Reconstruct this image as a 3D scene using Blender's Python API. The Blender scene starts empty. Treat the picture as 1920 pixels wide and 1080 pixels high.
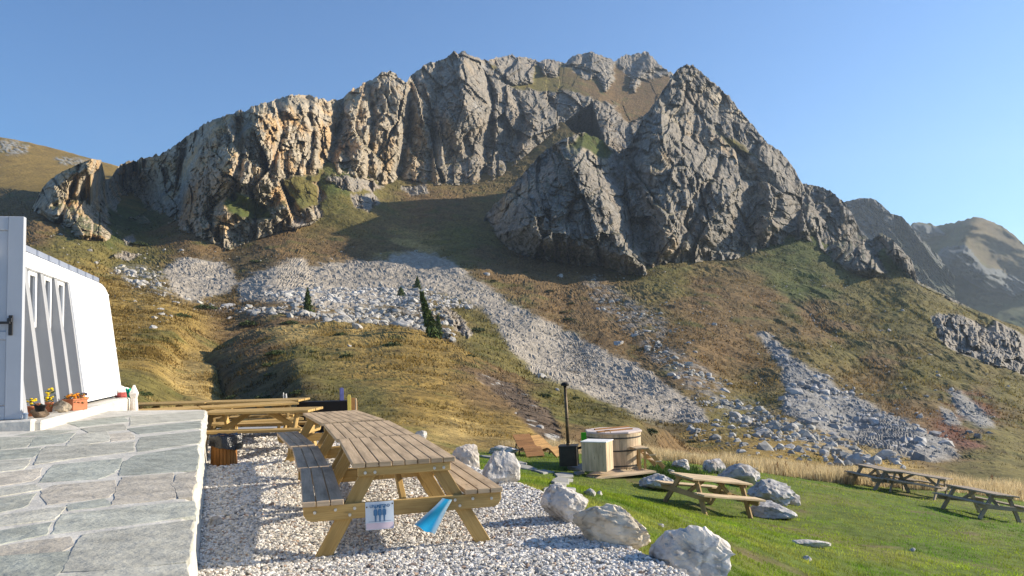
import bpy, bmesh, math, random
import numpy as np
from mathutils import Matrix, Vector
SC = bpy.context.scene
COL = SC.collection
RNG = np.random.default_rng(7)
random.seed(7)

# ------------------------------------------------------------ camera, sky, sun, exposure
FPX = 1478.0; PITCH = math.radians(4.6); ROLL = math.radians(1.8)
CAM = np.array([0, 0, 1.64])
_f = np.array([0, math.cos(PITCH), math.sin(PITCH)]); _r0 = np.array([1.0, 0, 0]); _u0 = np.array([0, -math.sin(PITCH), math.cos(PITCH)])
_r = math.cos(ROLL)*_r0 - math.sin(ROLL)*_u0
_u = math.sin(ROLL)*_r0 + math.cos(ROLL)*_u0
cam = bpy.data.cameras.new('camera'); cam.sensor_width = 36; cam.lens = 36*FPX/1920
cam.clip_start = 0.05; cam.clip_end = 20000
camo = bpy.data.objects.new('camera', cam); COL.objects.link(camo)
M = Matrix(((_r[0], _u[0], -_f[0], CAM[0]), (_r[1], _u[1], -_f[1], CAM[1]), (_r[2], _u[2], -_f[2], CAM[2]), (0, 0, 0, 1)))
camo.matrix_world = M
SC.camera = camo
SUN_AZ = math.radians(76)      # to the right of the view axis (+Y), clockwise
SUN_EL = math.radians(23)
W = bpy.data.worlds.new('World'); SC.world = W; W.use_nodes = True
nt = W.node_tree
sky = nt.nodes.new('ShaderNodeTexSky'); sky.sky_type = 'NISHITA'; sky.sun_disc = False
sky.sun_elevation = SUN_EL; sky.sun_rotation = SUN_AZ
sky.altitude = 2200; sky.air_density = 1.5; sky.dust_density = 0.5; sky.ozone_density = 8.0
bg = nt.nodes['Background']; bg.inputs[1].default_value = 0.092
nt.links.new(sky.outputs[0], bg.inputs[0])
sun = bpy.data.lights.new('sun', 'SUN'); sun.energy = 5.0; sun.angle = math.radians(0.5); sun.color = (1.0, 0.88, 0.70)
suno = bpy.data.objects.new('sun', sun); COL.objects.link(suno)
SDIR = Vector((math.sin(SUN_AZ)*math.cos(SUN_EL), math.cos(SUN_AZ)*math.cos(SUN_EL), math.sin(SUN_EL)))
suno.rotation_euler = SDIR.to_track_quat('Z', 'Y').to_euler()
suno.location = SDIR*60
SC.view_settings.view_transform = 'Standard'; SC.view_settings.look = 'None'
SC.view_settings.exposure = 0.92; SC.view_settings.gamma = 1.0
SC.cycles.max_bounces = 6; SC.cycles.diffuse_bounces = 3

# ------------------------------------------------------------ projection helpers
def ray(px, py):
    px = np.asarray(px, float)[..., None]; py = np.asarray(py, float)[..., None]
    d = _f + (px-960)/FPX*_r + (540-py)/FPX*_u
    return d/d[..., 1:2]
def at(px, py, Y): return CAM + ray(px, py)*np.asarray(Y, float)[..., None]
def onz(px, py, z):
    d = ray(px, py); return CAM + d*((np.asarray(z, float)-1.64)/d[..., 2])[..., None]
def project(p):
    v = np.asarray(p)-CAM; w = v@_f
    return 960+FPX*(v@_r)/w, 540-FPX*(v@_u)/w

# ------------------------------------------------------------ noise
_perm = RNG.permutation(256).astype(np.int32)
_G = RNG.normal(size=(256, 3)); _G = (_G/np.linalg.norm(_G, axis=1)[:, None]).astype(np.float32)
_J = RNG.random((256, 3)).astype(np.float32)
def _h(x, y, z): return _perm[(_perm[(_perm[x & 255]+y) & 255]+z) & 255]
def pn(p):
    p = np.asarray(p, np.float32); i = np.floor(p).astype(np.int32); f = p-i
    u = f*f*f*(f*(f*6-15)+10); out = np.zeros(len(p), np.float32)
    for dx in (0, 1):
        wx = u[:, 0] if dx else 1-u[:, 0]
        for dy in (0, 1):
            wy = u[:, 1] if dy else 1-u[:, 1]
            for dz in (0, 1):
                wz = u[:, 2] if dz else 1-u[:, 2]
                g = _G[_h(i[:, 0]+dx, i[:, 1]+dy, i[:, 2]+dz)]
                out += wx*wy*wz*(g[:, 0]*(f[:, 0]-dx)+g[:, 1]*(f[:, 1]-dy)+g[:, 2]*(f[:, 2]-dz))
    return out*1.4
def fbm(p, o=4, g=.5, l=2.03):
    a = 1.; s = 0; out = 0
    for k in range(o): out = out+a*pn(p+k*17.3); s += a; a *= g; p = p*l
    return out/s
def ridged(p, o=4, g=.5, l=2.1):
    a = 1.; s = 0; out = 0
    for k in range(o): out = out+a*(1-2*np.abs(pn(p+k*9.7))); s += a; a *= g; p = p*l
    return out/s
def worley(p):
    p = np.asarray(p, np.float32); i = np.floor(p).astype(np.int32); f = p-i
    F1 = np.full(len(p), 9., np.float32); F2 = F1.copy(); ID = np.zeros(len(p), np.int32); T = np.zeros(len(p), np.float32)
    for dx in (-1, 0, 1):
        for dy in (-1, 0, 1):
            for dz in (-1, 0, 1):
                h = _h(i[:, 0]+dx, i[:, 1]+dy, i[:, 2]+dz); j = _J[h]
                vx = f[:, 0]-j[:, 0]-dx; vy = f[:, 1]-j[:, 1]-dy; vz = f[:, 2]-j[:, 2]-dz
                d = np.sqrt(vx*vx+vy*vy+vz*vz)
                n = d < F1; g = _G[h]; T = np.where(n, vx*g[:, 0]+vy*g[:, 1]+vz*g[:, 2], T)
                F2 = np.where(n, F1, np.minimum(F2, d)); F1 = np.where(n, d, F1); ID = np.where(n, h, ID)
    return F1, F2, ID, T
def sstep(a, b, x):
    t = np.clip((x-a)/(b-a), 0, 1); return t*t*(3-2*t)
def sdf(poly, x, y):            # > 0 inside, pixels
    poly = np.asarray(poly, float); n = len(poly)
    d = np.full(x.shape, 1e9); ins = np.zeros(x.shape, bool)
    for k in range(n):
        ax, ay = poly[k]; bx, by = poly[(k+1) % n]; ex, ey = bx-ax, by-ay
        t = np.clip(((x-ax)*ex+(y-ay)*ey)/(ex*ex+ey*ey+1e-9), 0, 1)
        d = np.minimum(d, (x-ax-t*ex)**2+(y-ay-t*ey)**2)
        if ey != 0:
            c = ((ay > y) != (by > y)) & (x < ex*(y-ay)/ey+ax); ins ^= c
    d = np.sqrt(d); return np.where(ins, d, -d)
def sdline(pts, x, y):
    d = np.full(x.shape, 1e9)
    for (ax, ay), (bx, by) in zip(pts[:-1], pts[1:]):
        ex, ey = bx-ax, by-ay; t = np.clip(((x-ax)*ex+(y-ay)*ey)/(ex*ex+ey*ey+1e-9), 0, 1)
        d = np.minimum(d, (x-ax-t*ex)**2+(y-ay-t*ey)**2)
    return np.sqrt(d)
class TPS:
    def __init__(s, pts, vals, scale=1., lam=1e-3):
        s.p = np.asarray(pts, float)/scale; s.sc = scale; n = len(s.p)
        K = s.k(s.p)+lam*np.eye(n); Pm = np.c_[np.ones(n), s.p]
        A = np.block([[K, Pm], [Pm.T, np.zeros((3, 3))]])
        s.w = np.linalg.solve(A, np.r_[np.asarray(vals, float), 0, 0, 0])
    def k(s, q):
        r2 = ((q[:, None, :]-s.p[None])**2).sum(-1)+1e-12; return .5*r2*np.log(r2)
    def __call__(s, x, y):
        sh = np.shape(x); q = np.c_[np.ravel(x), np.ravel(y)]/s.sc; out = np.empty(len(q))
        for a in range(0, len(q), 60000):
            b = q[a:a+60000]; out[a:a+60000] = s.k(b)@s.w[:-3]+s.w[-3]+b@s.w[-2:]
        return out.reshape(sh)

# ------------------------------------------------------------ objects
def tag(o, label=None, cat=None, group=None, kind=None):
    if label: o['label'] = label
    if cat: o['category'] = cat
    if group: o['group'] = group
    if kind: o['kind'] = kind
    return o
def npmesh(name, V, F, mats, col=None, smooth=False, uv=None, midx=None):
    V = np.ascontiguousarray(V, np.float32); F = np.ascontiguousarray(F, np.int32)
    me = bpy.data.meshes.new(name); n, k = F.shape
    me.vertices.add(len(V)); me.vertices.foreach_set('co', V.ravel())
    me.loops.add(n*k); me.loops.foreach_set('vertex_index', F.ravel())
    me.polygons.add(n); me.polygons.foreach_set('loop_start', np.arange(0, n*k, k, dtype=np.int32))
    me.polygons.foreach_set('loop_total', np.full(n, k, np.int32))
    me.polygons.foreach_set('use_smooth', np.full(n, bool(smooth)))
    for m in (mats if isinstance(mats, (list, tuple)) else [mats]): me.materials.append(m)
    if midx is not None: me.polygons.foreach_set('material_index', np.asarray(midx, np.int32))
    if col is not None:
        c = np.ones((len(V), 4), np.float32); c[:, :3] = col
        a = me.color_attributes.new('Col', 'FLOAT_COLOR', 'POINT'); a.data.foreach_set('color', c.ravel())
    me.update(calc_edges=True); me.validate()
    return me
def link(name, me, parent=None, loc=None):
    o = bpy.data.objects.new(name, me); COL.objects.link(o)
    if parent is not None: o.parent = parent
    if loc is not None: o.location = [float(v) for v in loc]
    return o
def empty(name, loc, rz=0., tilt=None):
    o = bpy.data.objects.new(name, None); COL.objects.link(o); o.location = [float(v) for v in loc]
    o.rotation_euler = (0, 0, rz) if tilt is None else (tilt[0], tilt[1], rz)
    o.empty_display_size = .2
    return o
def copy_tree(o, parent=None):
    c = o.copy(); COL.objects.link(c)
    if parent is not None: c.parent = parent
    for ch in list(o.children): copy_tree(ch, c)
    return c
def rot(axis, a):
    return np.array(Matrix.Rotation(a, 3, axis))
class MB:
    """collects solid pieces and builds them as one mesh"""
    def __init__(s): s.v = []; s.f = []; s.uv = []; s.mi = []
    def add(s, V, F, uvs=None, mi=0):
        b = len(s.v); s.v += [tuple(map(float, p)) for p in V]
        for k, f in enumerate(F):
            s.f.append([b+i for i in f]); s.mi.append(mi)
            s.uv.append(uvs[k] if uvs else [(V[i][0], V[i][2]) for i in f])
        return s
    def box(s, c, size, R=None, mi=0):
        c = np.asarray(c, float); h = np.asarray(size, float)/2
        L = np.array([(x, y, z) for x in (-1, 1) for y in (-1, 1) for z in (-1, 1)])*h
        V = (L if R is None else L@np.asarray(R).T)+c
        F = [(0, 1, 3, 2), (4, 6, 7, 5), (0, 4, 5, 1), (2, 3, 7, 6), (0, 2, 6, 4), (1, 5, 7, 3)]
        la = int(np.argmax(h)); o = (random.uniform(0, 60), random.uniform(0, 60)); uvs = []
        for f in F:
            q = L[list(f)]; ax = [a for a in range(3) if np.ptp(q[:, a]) > 1e-9]
            if la in ax: ax.remove(la); u, v = q[:, la], q[:, ax[0]]
            else: u, v = q[:, ax[0]], q[:, ax[1]]
            uvs.append([(float(a)+o[0], float(b)+o[1]) for a, b in zip(u, v)])
        return s.add(V, F, uvs, mi)
    def bar(s, a, b, w, t, up=(0, 0, 1), mi=0):      # rectangular bar a->b, width w (perp. to up), thickness t along up-ish
        a = np.asarray(a, float); b = np.asarray(b, float); x = b-a; L = np.linalg.norm(x); x /= L
        y = np.cross(up, x); y /= np.linalg.norm(y); z = np.cross(x, y)
        return s.box((a+b)/2, (L, w, t), np.c_[x, y, z], mi)
    def tube(s, pts, r, n=10, caps=True, mi=0):
        pts = np.asarray(pts, float); r = np.broadcast_to(r, (len(pts),)); V = []; F = []
        for k, p in enumerate(pts):
            t = pts[min(k+1, len(pts)-1)]-pts[max(k-1, 0)]; t /= np.linalg.norm(t)
            a = np.cross(t, (0, 0, 1) if abs(t[2]) < .9 else (1, 0, 0)); a /= np.linalg.norm(a); b = np.cross(t, a)
            for j in range(n):
                q = 2*math.pi*j/n; V.append(p+r[k]*(math.cos(q)*a+math.sin(q)*b))
        for k in range(len(pts)-1):
            for j in range(n): F.append((k*n+j, k*n+(j+1) % n, (k+1)*n+(j+1) % n, (k+1)*n+j))
        if caps: F += [tuple(range(n))[::-1], tuple(range((len(pts)-1)*n, len(pts)*n))]
        return s.add(V, F, None, mi)
    def lathe(s, prof, c=(0, 0, 0), n=24, mi=0, sx=1., sy=1.):
        V = []; F = []; m = len(prof)
        for rr, z in prof:
            for j in range(n): q = 2*math.pi*j/n; V.append((c[0]+rr*sx*math.cos(q), c[1]+rr*sy*math.sin(q), c[2]+z))
        for k in range(m-1):
            for j in range(n): F.append((k*n+j, k*n+(j+1) % n, (k+1)*n+(j+1) % n, (k+1)*n+j))
        F += [tuple(range(n))[::-1], tuple(range((m-1)*n, m*n))]
        return s.add(V, F, None, mi)
    def prism(s, poly, z0, z1, mi=0, R=None, c=(0, 0, 0)):   # polygon in xy extruded in z, then rotated and moved
        n = len(poly); V = np.array([(x, y, z0) for x, y in poly]+[(x, y, z1) for x, y in poly], float)
        if R is not None: V = V@np.asarray(R).T
        V = V+np.asarray(c)
        F = [tuple(range(n))[::-1], tuple(range(n, 2*n))]+[(k, (k+1) % n, n+(k+1) % n, n+k) for k in range(n)]
        o = random.uniform(0, 50); P2 = list(poly)+list(poly)
        uvs = [[(P2[i][0]+o, P2[i][1]+o) for i in f] for f in F[:2]]
        for k in range(n):
            uvs.append([(o, 0), (o+.1, 0), (o+.1, z1-z0), (o, z1-z0)])
        return s.add(V, F, uvs, mi)
    def mesh(s, name, mats, bevel=0., smooth=False):
        bm = bmesh.new(); vs = [bm.verts.new(v) for v in s.v]; uvl = bm.loops.layers.uv.new('UVMap')
        for f, u, mi in zip(s.f, s.uv, s.mi):
            try: fc = bm.faces.new([vs[i] for i in f])
            except ValueError: continue
            fc.material_index = mi; fc.smooth = smooth
            for l, q in zip(fc.loops, u): l[uvl].uv = q
        bmesh.ops.recalc_face_normals(bm, faces=bm.faces)
        if bevel > 0:
            bmesh.ops.bevel(bm, geom=[e for e in bm.edges if len(e.link_faces) == 2 and e.calc_face_angle(0) > .5],
                            offset=bevel, segments=1, affect='EDGES', clamp_overlap=True)
        me = bpy.data.meshes.new(name); bm.to_mesh(me); bm.free()
        for m in (mats if isinstance(mats, (list, tuple)) else [mats]): me.materials.append(m)
        return me
    def build(s, name, mats, parent=None, bevel=0., smooth=False, loc=None):
        return link(name, s.mesh(name, mats, bevel, smooth), parent, loc)

# ------------------------------------------------------------ materials
def newmat(name, rough=.8, spec=.3):
    m = bpy.data.materials.new(name); m.use_nodes = True
    b = m.node_tree.nodes['Principled BSDF']; b.inputs['Roughness'].default_value = rough
    b.inputs['Specular IOR Level'].default_value = spec
    return m, m.node_tree, b
def N(t, typ, **kw):
    n = t.nodes.new(typ)
    for k, v in kw.items():
        if k.startswith('i_'): n.inputs[k[2:].replace('_', ' ')].default_value = v
        else: setattr(n, k, v)
    return n
def mixrgb(t, mode, fac, a, b):
    n = t.nodes.new('ShaderNodeMix'); n.data_type = 'RGBA'; n.blend_type = mode
    for sock, val in ((n.inputs['Factor'], fac), (n.inputs['A'], a), (n.inputs['B'], b)):
        pass
    ins = [i for i in n.inputs if i.enabled]
    for sock, val in zip(ins, (fac, a, b)):
        if hasattr(val, 'is_linked') or isinstance(val, bpy.types.NodeSocket): t.links.new(val, sock)
        else: sock.default_value = val if not isinstance(val, tuple) else (*val[:3], 1)
    return [o for o in n.outputs if o.enabled][0]
def ramp(t, src, stops):
    n = t.nodes.new('ShaderNodeValToRGB'); e = n.color_ramp.elements
    while len(e) < len(stops): e.new(.5)
    for k, (p, c) in enumerate(stops):
        e[k].position = p; e[k].color = (*c, 1) if isinstance(c, tuple) else (c, c, c, 1)
    t.links.new(src, n.inputs[0]); return n.outputs[0]
def bump(t, b, src, strength, dist):
    n = t.nodes.new('ShaderNodeBump'); n.inputs['Strength'].default_value = strength; n.inputs['Distance'].default_value = dist
    t.links.new(src, n.inputs['Height']); t.links.new(n.outputs[0], b.inputs['Normal'])
def noise(t, scale, vec=None, detail=6, rough=.6):
    n = t.nodes.new('ShaderNodeTexNoise'); n.inputs['Scale'].default_value = scale
    n.inputs['Detail'].default_value = detail; n.inputs['Roughness'].default_value = rough
    if vec is not None: t.links.new(vec, n.inputs['Vector'])
    return n.outputs['Fac']
def mat_attr(name, nscale, lo, hi, rough=.9, bs=.5, bd=.05, nscale2=None):
    """per-vertex colour broken up by procedural noise in object space"""
    m, t, b = newmat(name, rough, .2)
    a = N(t, 'ShaderNodeAttribute', attribute_name='Col'); tc = N(t, 'ShaderNodeTexCoord').outputs['Object']
    f = noise(t, nscale, tc); r = ramp(t, f, [(.3, lo), (.7, hi)])
    c = mixrgb(t, 'MULTIPLY', 1., a.outputs['Color'], r)
    t.links.new(c, b.inputs['Base Color'])
    if bs: bump(t, b, noise(t, nscale2 or nscale*2, tc), bs, bd)
    return m
def mat_plain(name, c, rough=.7, spec=.3, var=.12, nscale=6., bs=.15, bd=.01, metal=0.):
    m, t, b = newmat(name, rough, spec); b.inputs['Metallic'].default_value = metal
    tc = N(t, 'ShaderNodeTexCoord').outputs['Object']; f = noise(t, nscale, tc)
    r = ramp(t, f, [(.3, tuple(x*(1-var) for x in c)), (.7, tuple(min(1, x*(1+var)) for x in c))])
    t.links.new(r, b.inputs['Base Color'])
    if bs: bump(t, b, noise(t, nscale*3, tc), bs, bd)
    return m
def mat_wood(name, c1, c2, rough=.75, grain=1.):
    m, t, b = newmat(name, rough, .25)
    uv = N(t, 'ShaderNodeUVMap').outputs[0]
    mp = N(t, 'ShaderNodeMapping'); mp.inputs['Scale'].default_value = (3*grain, 60*grain, 1); t.links.new(uv, mp.inputs[0])
    f = noise(t, 1., mp.outputs[0], 5, .65)
    mp2 = N(t, 'ShaderNodeMapping'); mp2.inputs['Scale'].default_value = (1.2, 5, 1); t.links.new(uv, mp2.inputs[0])
    g = noise(t, 1., mp2.outputs[0], 4, .55)
    base = ramp(t, f, [(.3, c1), (.72, c2)])
    var = ramp(t, g, [(.3, .52), (.5, .95), (.75, 1.25)])
    c = mixrgb(t, 'MULTIPLY', 1., base, var)
    vo = N(t, 'ShaderNodeTexVoronoi'); vo.inputs['Scale'].default_value = 1.; mp3 = N(t, 'ShaderNodeMapping')
    mp3.inputs['Scale'].default_value = (2.2, 9, 1); t.links.new(uv, mp3.inputs[0]); t.links.new(mp3.outputs[0], vo.inputs['Vector'])
    kn = ramp(t, vo.outputs['Distance'], [(.05, .45), (.13, 1.)])
    c = mixrgb(t, 'MULTIPLY', .8, c, kn)
    t.links.new(c, b.inputs['Base Color']); bump(t, b, f, .25, .003)
    return m
MT = {}
MT['rock'] = mat_attr('limestone', .5, .55, 1.4, .92, .9, .9, 1.1)
MT['grass'] = mat_attr('alpine_turf', 1.1, .5, 1.45, .95, .6, .25, 2.6)
MT['scree'] = mat_attr('scree_rubble', 1.0, .62, 1.25, .92, .8, .35, 2.2)
MT['stone'] = mat_attr('stone', 5., .72, 1.2, .88, .6, .03, 14.)
MT['bigstone'] = mat_attr('boulder_stone', 3., .66, 1.22, .9, .7, .05, 9.)
MT['fields'] = mat_attr('field_stone', 1.2, .7, 1.2, .9, .4, .1, 3.)
MT['lawn'] = mat_attr('lawn_soil', 3., .6, 1.3, .95, .5, .05, 20.)
def mat_blade(name):
    m, t, b = newmat(name, .7, .2); a = N(t, 'ShaderNodeAttribute', attribute_name='Col'); t.links.new(a.outputs['Color'], b.inputs['Base Color'])
    tr = N(t, 'ShaderNodeBsdfTranslucent'); t.links.new(a.outputs['Color'], tr.inputs['Color']); mx = N(t, 'ShaderNodeMixShader'); mx.inputs[0].default_value = .5
    t.links.new(b.outputs[0], mx.inputs[1]); t.links.new(tr.outputs[0], mx.inputs[2]); t.links.new(mx.outputs[0], t.nodes['Material Output'].inputs[0]); return m
MT['blade'] = mat_blade('grass_blade')
MT['sheet'] = mat_attr('printed_sheet', 6., .85, 1.1, .3, 0)
MT['slab'] = mat_plain('grey_slab', (.27, .265, .25), .9, .2, .2, 4, .4, .02)
MT['gravel'] = mat_attr('gravel_stone', 18., .8, 1.15, .85, 0)
MT['leaf'] = mat_attr('leaf', 3., .75, 1.2, .75, 0)
MT['top'] = mat_wood('weathered_table_wood', (.40, .285, .165), (.60, .45, .29))
MT['seat_lifted'] = mat_wood('weathered_seat_wood_lifted', (.42, .31, .20), (.58, .45, .31))  # colour brightened and warmed to offset the blue shade on the left bench
MT['pine'] = mat_wood('treated_pine', (.40, .25, .085), (.55, .38, .15))
MT['grey_wood'] = mat_wood('grey_table_wood', (.29, .23, .16), (.43, .35, .265))
MT['pale_wood'] = mat_wood('pale_table_wood', (.50, .37, .22), (.66, .52, .34))
MT['pale_frame'] = mat_wood('pale_frame_wood', (.36, .23, .10), (.5, .34, .16))
MT['larch'] = mat_wood('pale_larch_cladding', (.54, .40, .25), (.68, .54, .37), .7, .6)
MT['red_wood'] = mat_wood('reddish_lounger_wood', (.30, .14, .055), (.42, .22, .09))
MT['orange_wood'] = mat_wood('orange_lounger_wood', (.42, .23, .08), (.55, .33, .13))
MT['bin_wood'] = mat_wood('oiled_bin_wood', (.25, .10, .022), (.38, .17, .045))
MT['steel'] = mat_plain('dark_steel', (.05, .045, .038), .5, .4, .25, 8, .1, .003, .3)
MT['bolt'] = mat_plain('galvanised_bolt', (.6, .6, .58), .35, .5, .1, 20, 0, .0, .9)
MT['pipe'] = mat_plain('rusted_pipe', (.11, .075, .04), .5, .4, .5, 5, .1, .003, .4)
MT['black'] = mat_plain('black_sheet', (.008, .008, .009), .6, .25, .2, 5, .05)
MT['bag'] = mat_plain('black_plastic_bag', (.008, .008, .009), .22, .6, .2, 9, .5, .03)
MT['whitemetal'] = mat_plain('white_metal_cladding', (.88, .88, .88), .45, .35, .03, 1.5, .04, .01)
MT['ribmetal'] = mat_plain('shade_grey_rib_metal', (.34, .35, .37), .5, .35, .05, 2, .04, .01)  # rib colour darkened, shade on the ribs put into the metal
MT['recess'] = mat_plain('grey_recess_metal', (.34, .35, .375), .5, .35, .06, 2, .04, .01)
MT['greymetal'] = mat_plain('pale_grey_metal', (.43, .45, .49), .45, .4, .05, 2, .04, .01)
MT['darkmetal'] = mat_plain('blue_grey_roof_metal', (.23, .26, .33), .5, .4, .1, 2, .05, .01)
MT['glass'] = mat_plain('window_glass', (.03, .035, .045), .08, .6, .1, 2, 0)
MT['handle'] = mat_plain('black_handle', (.02, .02, .022), .4, .4, .1, 8, 0)
MT['mortar'] = mat_plain('pale_mortar', (.52, .50, .45), .95, .15, .22, 5, .6, .02)
MT['plinth'] = mat_plain('rendered_concrete', (.58, .55, .49), .95, .15, .2, 4, .5, .02)
MT['terracotta'] = mat_plain('terracotta', (.46, .17, .085), .8, .2, .1, 12, .1)
MT['rubber'] = mat_plain('dark_mat', (.045, .045, .048), .95, .1, .3, 60, .6, .01)
MT['blue_metal'] = mat_plain('pale_blue_tin', (.32, .42, .58), .35, .5, .1, 6, 0)
MT['white_cloth'] = mat_plain('white_cloth', (.72, .68, .63), .9, .1, .1, 8, .3, .02)
MT['red_cloth'] = mat_plain('red_cloth', (.42, .10, .09), .9, .1, .2, 8, .3, .02)
MT['green_cloth'] = mat_plain('green_cloth', (.0, .30, .20), .8, .2, .2, 8, .3, .02)
MT['green_plastic'] = mat_plain('green_plastic', (.06, .42, .015), .5, .3, .08, 8, 0)
MT['yellow_paint'] = mat_plain('yellow_paint', (.75, .58, .12), .6, .3, .1, 8, 0)
MT['brown_board'] = mat_plain('brown_board', (.34, .17, .06), .7, .3, .2, 8, .1)
MT['blue_paint'] = mat_plain('blue_paint', (.07, .08, .24), .6, .3, .2, 8, 0)
MT['white_paint'] = mat_plain('white_paint', (.78, .77, .74), .7, .3, .06, 8, 0)
MT['paper'] = mat_plain('laminated_paper', (.60, .68, .76), .35, .4, .05, 14, 0)
MT['paper_pink'] = mat_plain('pink_paper_band', (.68, .56, .63), .35, .4, .06, 14, 0)
MT['ink'] = mat_plain('blue_ink', (.06, .17, .33), .5, .3, .1, 20, 0)
MT['lid_wood'] = mat_wood('pale_lid_wood', (.62, .50, .44), (.76, .66, .60), .7, .5)
# ------------------------------------------------------------ the mountain landscape
def interp(pts, x): 
    pts = sorted(pts); return np.interp(x, [p[0] for p in pts], [p[1] for p in pts])
LAYERS = []
class Layer:
    def __init__(s, name, x0, x1, dx, nrow, top, bot, ctrl, lam=2e-4):
        s.px = np.arange(x0, x1+dx*.5, dx); s.n = nrow
        s.t = np.linspace(0, 1, nrow)
        s.yt = top(s.px); s.yb = np.maximum(bot(s.px), s.yt+4)
        s.PX = np.repeat(s.px[:, None], nrow, 1); s.PY = s.yt[:, None]+(s.yb-s.yt)[:, None]*s.t[None]
        c = np.array(ctrl, float)
        s.tps = TPS(c[:, :2], np.log(c[:, 2]), 400., lam)
        s.D = np.exp(s.tps(s.PX, s.PY)); s.name = name; s.x = s.PX.ravel(); s.y = s.PY.ravel()
        LAYERS.append(s); s.dz = np.zeros_like(s.D)
    def pos(s):
        P = at(s.PX, s.PY, s.D); P[..., 2] += s.dz; return P
    def lift(s, d): s.dz = s.dz+np.reshape(d, s.D.shape)          # metres straight up
    def p(s): return s.pos().reshape(-1, 3).astype(np.float32)
    def push(s, d): s.D = s.D*(1+np.reshape(d, s.D.shape)/np.maximum(s.D, 1))      # metres along the ray
    def seat(s, base, ground, fade):
        """set the foot of the rock on the ground layer along the base line, and sink the rest below it"""
        by = interp(base, s.px)
        i = np.clip(((by-s.yt)/(s.yb-s.yt)*(s.n-1)).astype(int), 0, s.n-1)
        dl = np.exp(ground.tps(s.px, by))-s.D[np.arange(len(s.px)), i]
        k = np.exp(-.5*(np.arange(-15, 16)/6.)**2); dl = np.convolve(np.pad(dl, 15, 'edge'), k/k.sum(), 'valid')
        up = by[:, None]-s.PY
        s.D += dl[:, None]*np.where(up > 0, np.exp(-np.maximum(up, 0)/fade), 1.)+np.maximum(-up, 0)*2.2
    def depth(s, px, py):
        i = (px-s.px[0])/(s.px[1]-s.px[0])
        if i < 0 or i > len(s.px)-1: return 1e9
        i = int(round(i)); y = s.PY[i]
        if py < y[0] or py > y[-1]: return 1e9
        return float(np.interp(py, y, s.D[i]))
    def color(s, px, py):
        i = np.clip(np.round((px-s.px[0])/(s.px[1]-s.px[0])).astype(int), 0, len(s.px)-1); j = np.clip(((py-s.yt[i])/(s.yb[i]-s.yt[i])*(s.n-1)).round().astype(int), 0, s.n-1); return s.col.reshape(len(s.px), s.n, 3)[i, j], s.D[i, j], py > s.yt[i]
    def build(s, parts, col, skirt=None, smooth=False):
        """parts: list of (name, mat, facemask fn on vertex mask, smooth)"""
        P = s.pos(); nc, nr = P.shape[:2]; s.col = col
        K = 0
        if skirt:
            rows = []; top = P[:, 0]; aw = (top-CAM); aw[:, 2] = 0; aw /= np.linalg.norm(aw, axis=1)[:, None]
            for k, (da, dz) in enumerate(skirt):
                q = top+aw*da; q[:, 2] += dz; rows.append(q)
            P = np.concatenate([np.stack(rows[::-1], 1), P], 1); K = len(skirt)
            col = np.concatenate([np.repeat(col.reshape(nc, nr, 3)[:, :1], K, 1), col.reshape(nc, nr, 3)], 1).reshape(-1, 3)
        nr2 = nr+K; V = P.reshape(-1, 3)
        idx = np.arange(nc*nr2).reshape(nc, nr2)
        F = np.stack([idx[:-1, :-1], idx[:-1, 1:], idx[1:, 1:], idx[1:, :-1]], -1).reshape(-1, 4)
        owner = parts['owner'](nc, nr2, K)
        fo = owner[:-1, :-1].ravel(); out = []
        for k, (nm, mt, sm) in enumerate(parts['list']):
            f = F[fo == k]
            if not len(f): continue
            u, inv = np.unique(f, return_inverse=True)
            me = npmesh(nm, V[u], inv.reshape(-1, 4), mt, col[u], sm)
            o = link(nm, me); tag(o, kind='structure'); out.append(o)
        return out
def whole(nc, nr, K): return np.zeros((nc, nr), int)
def ground_depth(px, py, which=None):
    return min(l.depth(px, py) for l in (which or LAYERS))

SKY_BACK = [(-300, 440), (35, 415), (58, 396), (72, 366), (85, 345), (110, 325), (145, 309), (170, 298), (190, 300), (198, 336), (208, 334), (222, 312), (240, 303), (300, 290), (335, 268), (345, 258), (385, 232), (405, 222), (440, 212), (446, 206), (462, 210), (470, 200),
 (520, 186), (540, 178), (580, 178), (612, 188), (640, 186), (655, 172), (700, 147), (715, 135), (735, 134), (760, 155), (775, 138), (800, 118), (830, 112), (850, 98), (872, 97),
 (885, 107), (915, 113), (945, 105), (960, 103), (985, 108), (1010, 115), (1030, 111), (1060, 118), (1075, 105), (1110, 97), (1140, 108), (1150, 116), (1165, 106), (1200, 98), (1215, 98),
 (1235, 120), (1255, 135), (1290, 145), (1340, 200), (1420, 300), (1500, 400)]
SKY_FRONT = [(890, 470), (906, 415), (912, 400), (935, 376), (960, 350), (985, 320), (1010, 292), (1040, 270), (1070, 255), (1095, 248), (1120, 258), (1160, 286), (1180, 272), (1205, 222), (1237, 180),
 (1248, 160), (1262, 142), (1270, 130), (1285, 121), (1300, 122), (1320, 140), (1345, 160), (1370, 185), (1395, 215), (1420, 245), (1440, 268), (1465, 285), (1485, 310), (1505, 345), (1540, 350), (1560, 360),
 (1585, 380), (1600, 405), (1617, 440), (1633, 450), (1653, 437), (1667, 444), (1690, 466), (1710, 489), (1720, 526), (1753, 543), (1800, 567), (1850, 593), (1920, 615), (2000, 650), (2200, 720)]
def jag(x, s, a): return fbm(np.c_[x/s, x*0+3.1, x*0], 4, .6)*a

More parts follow.
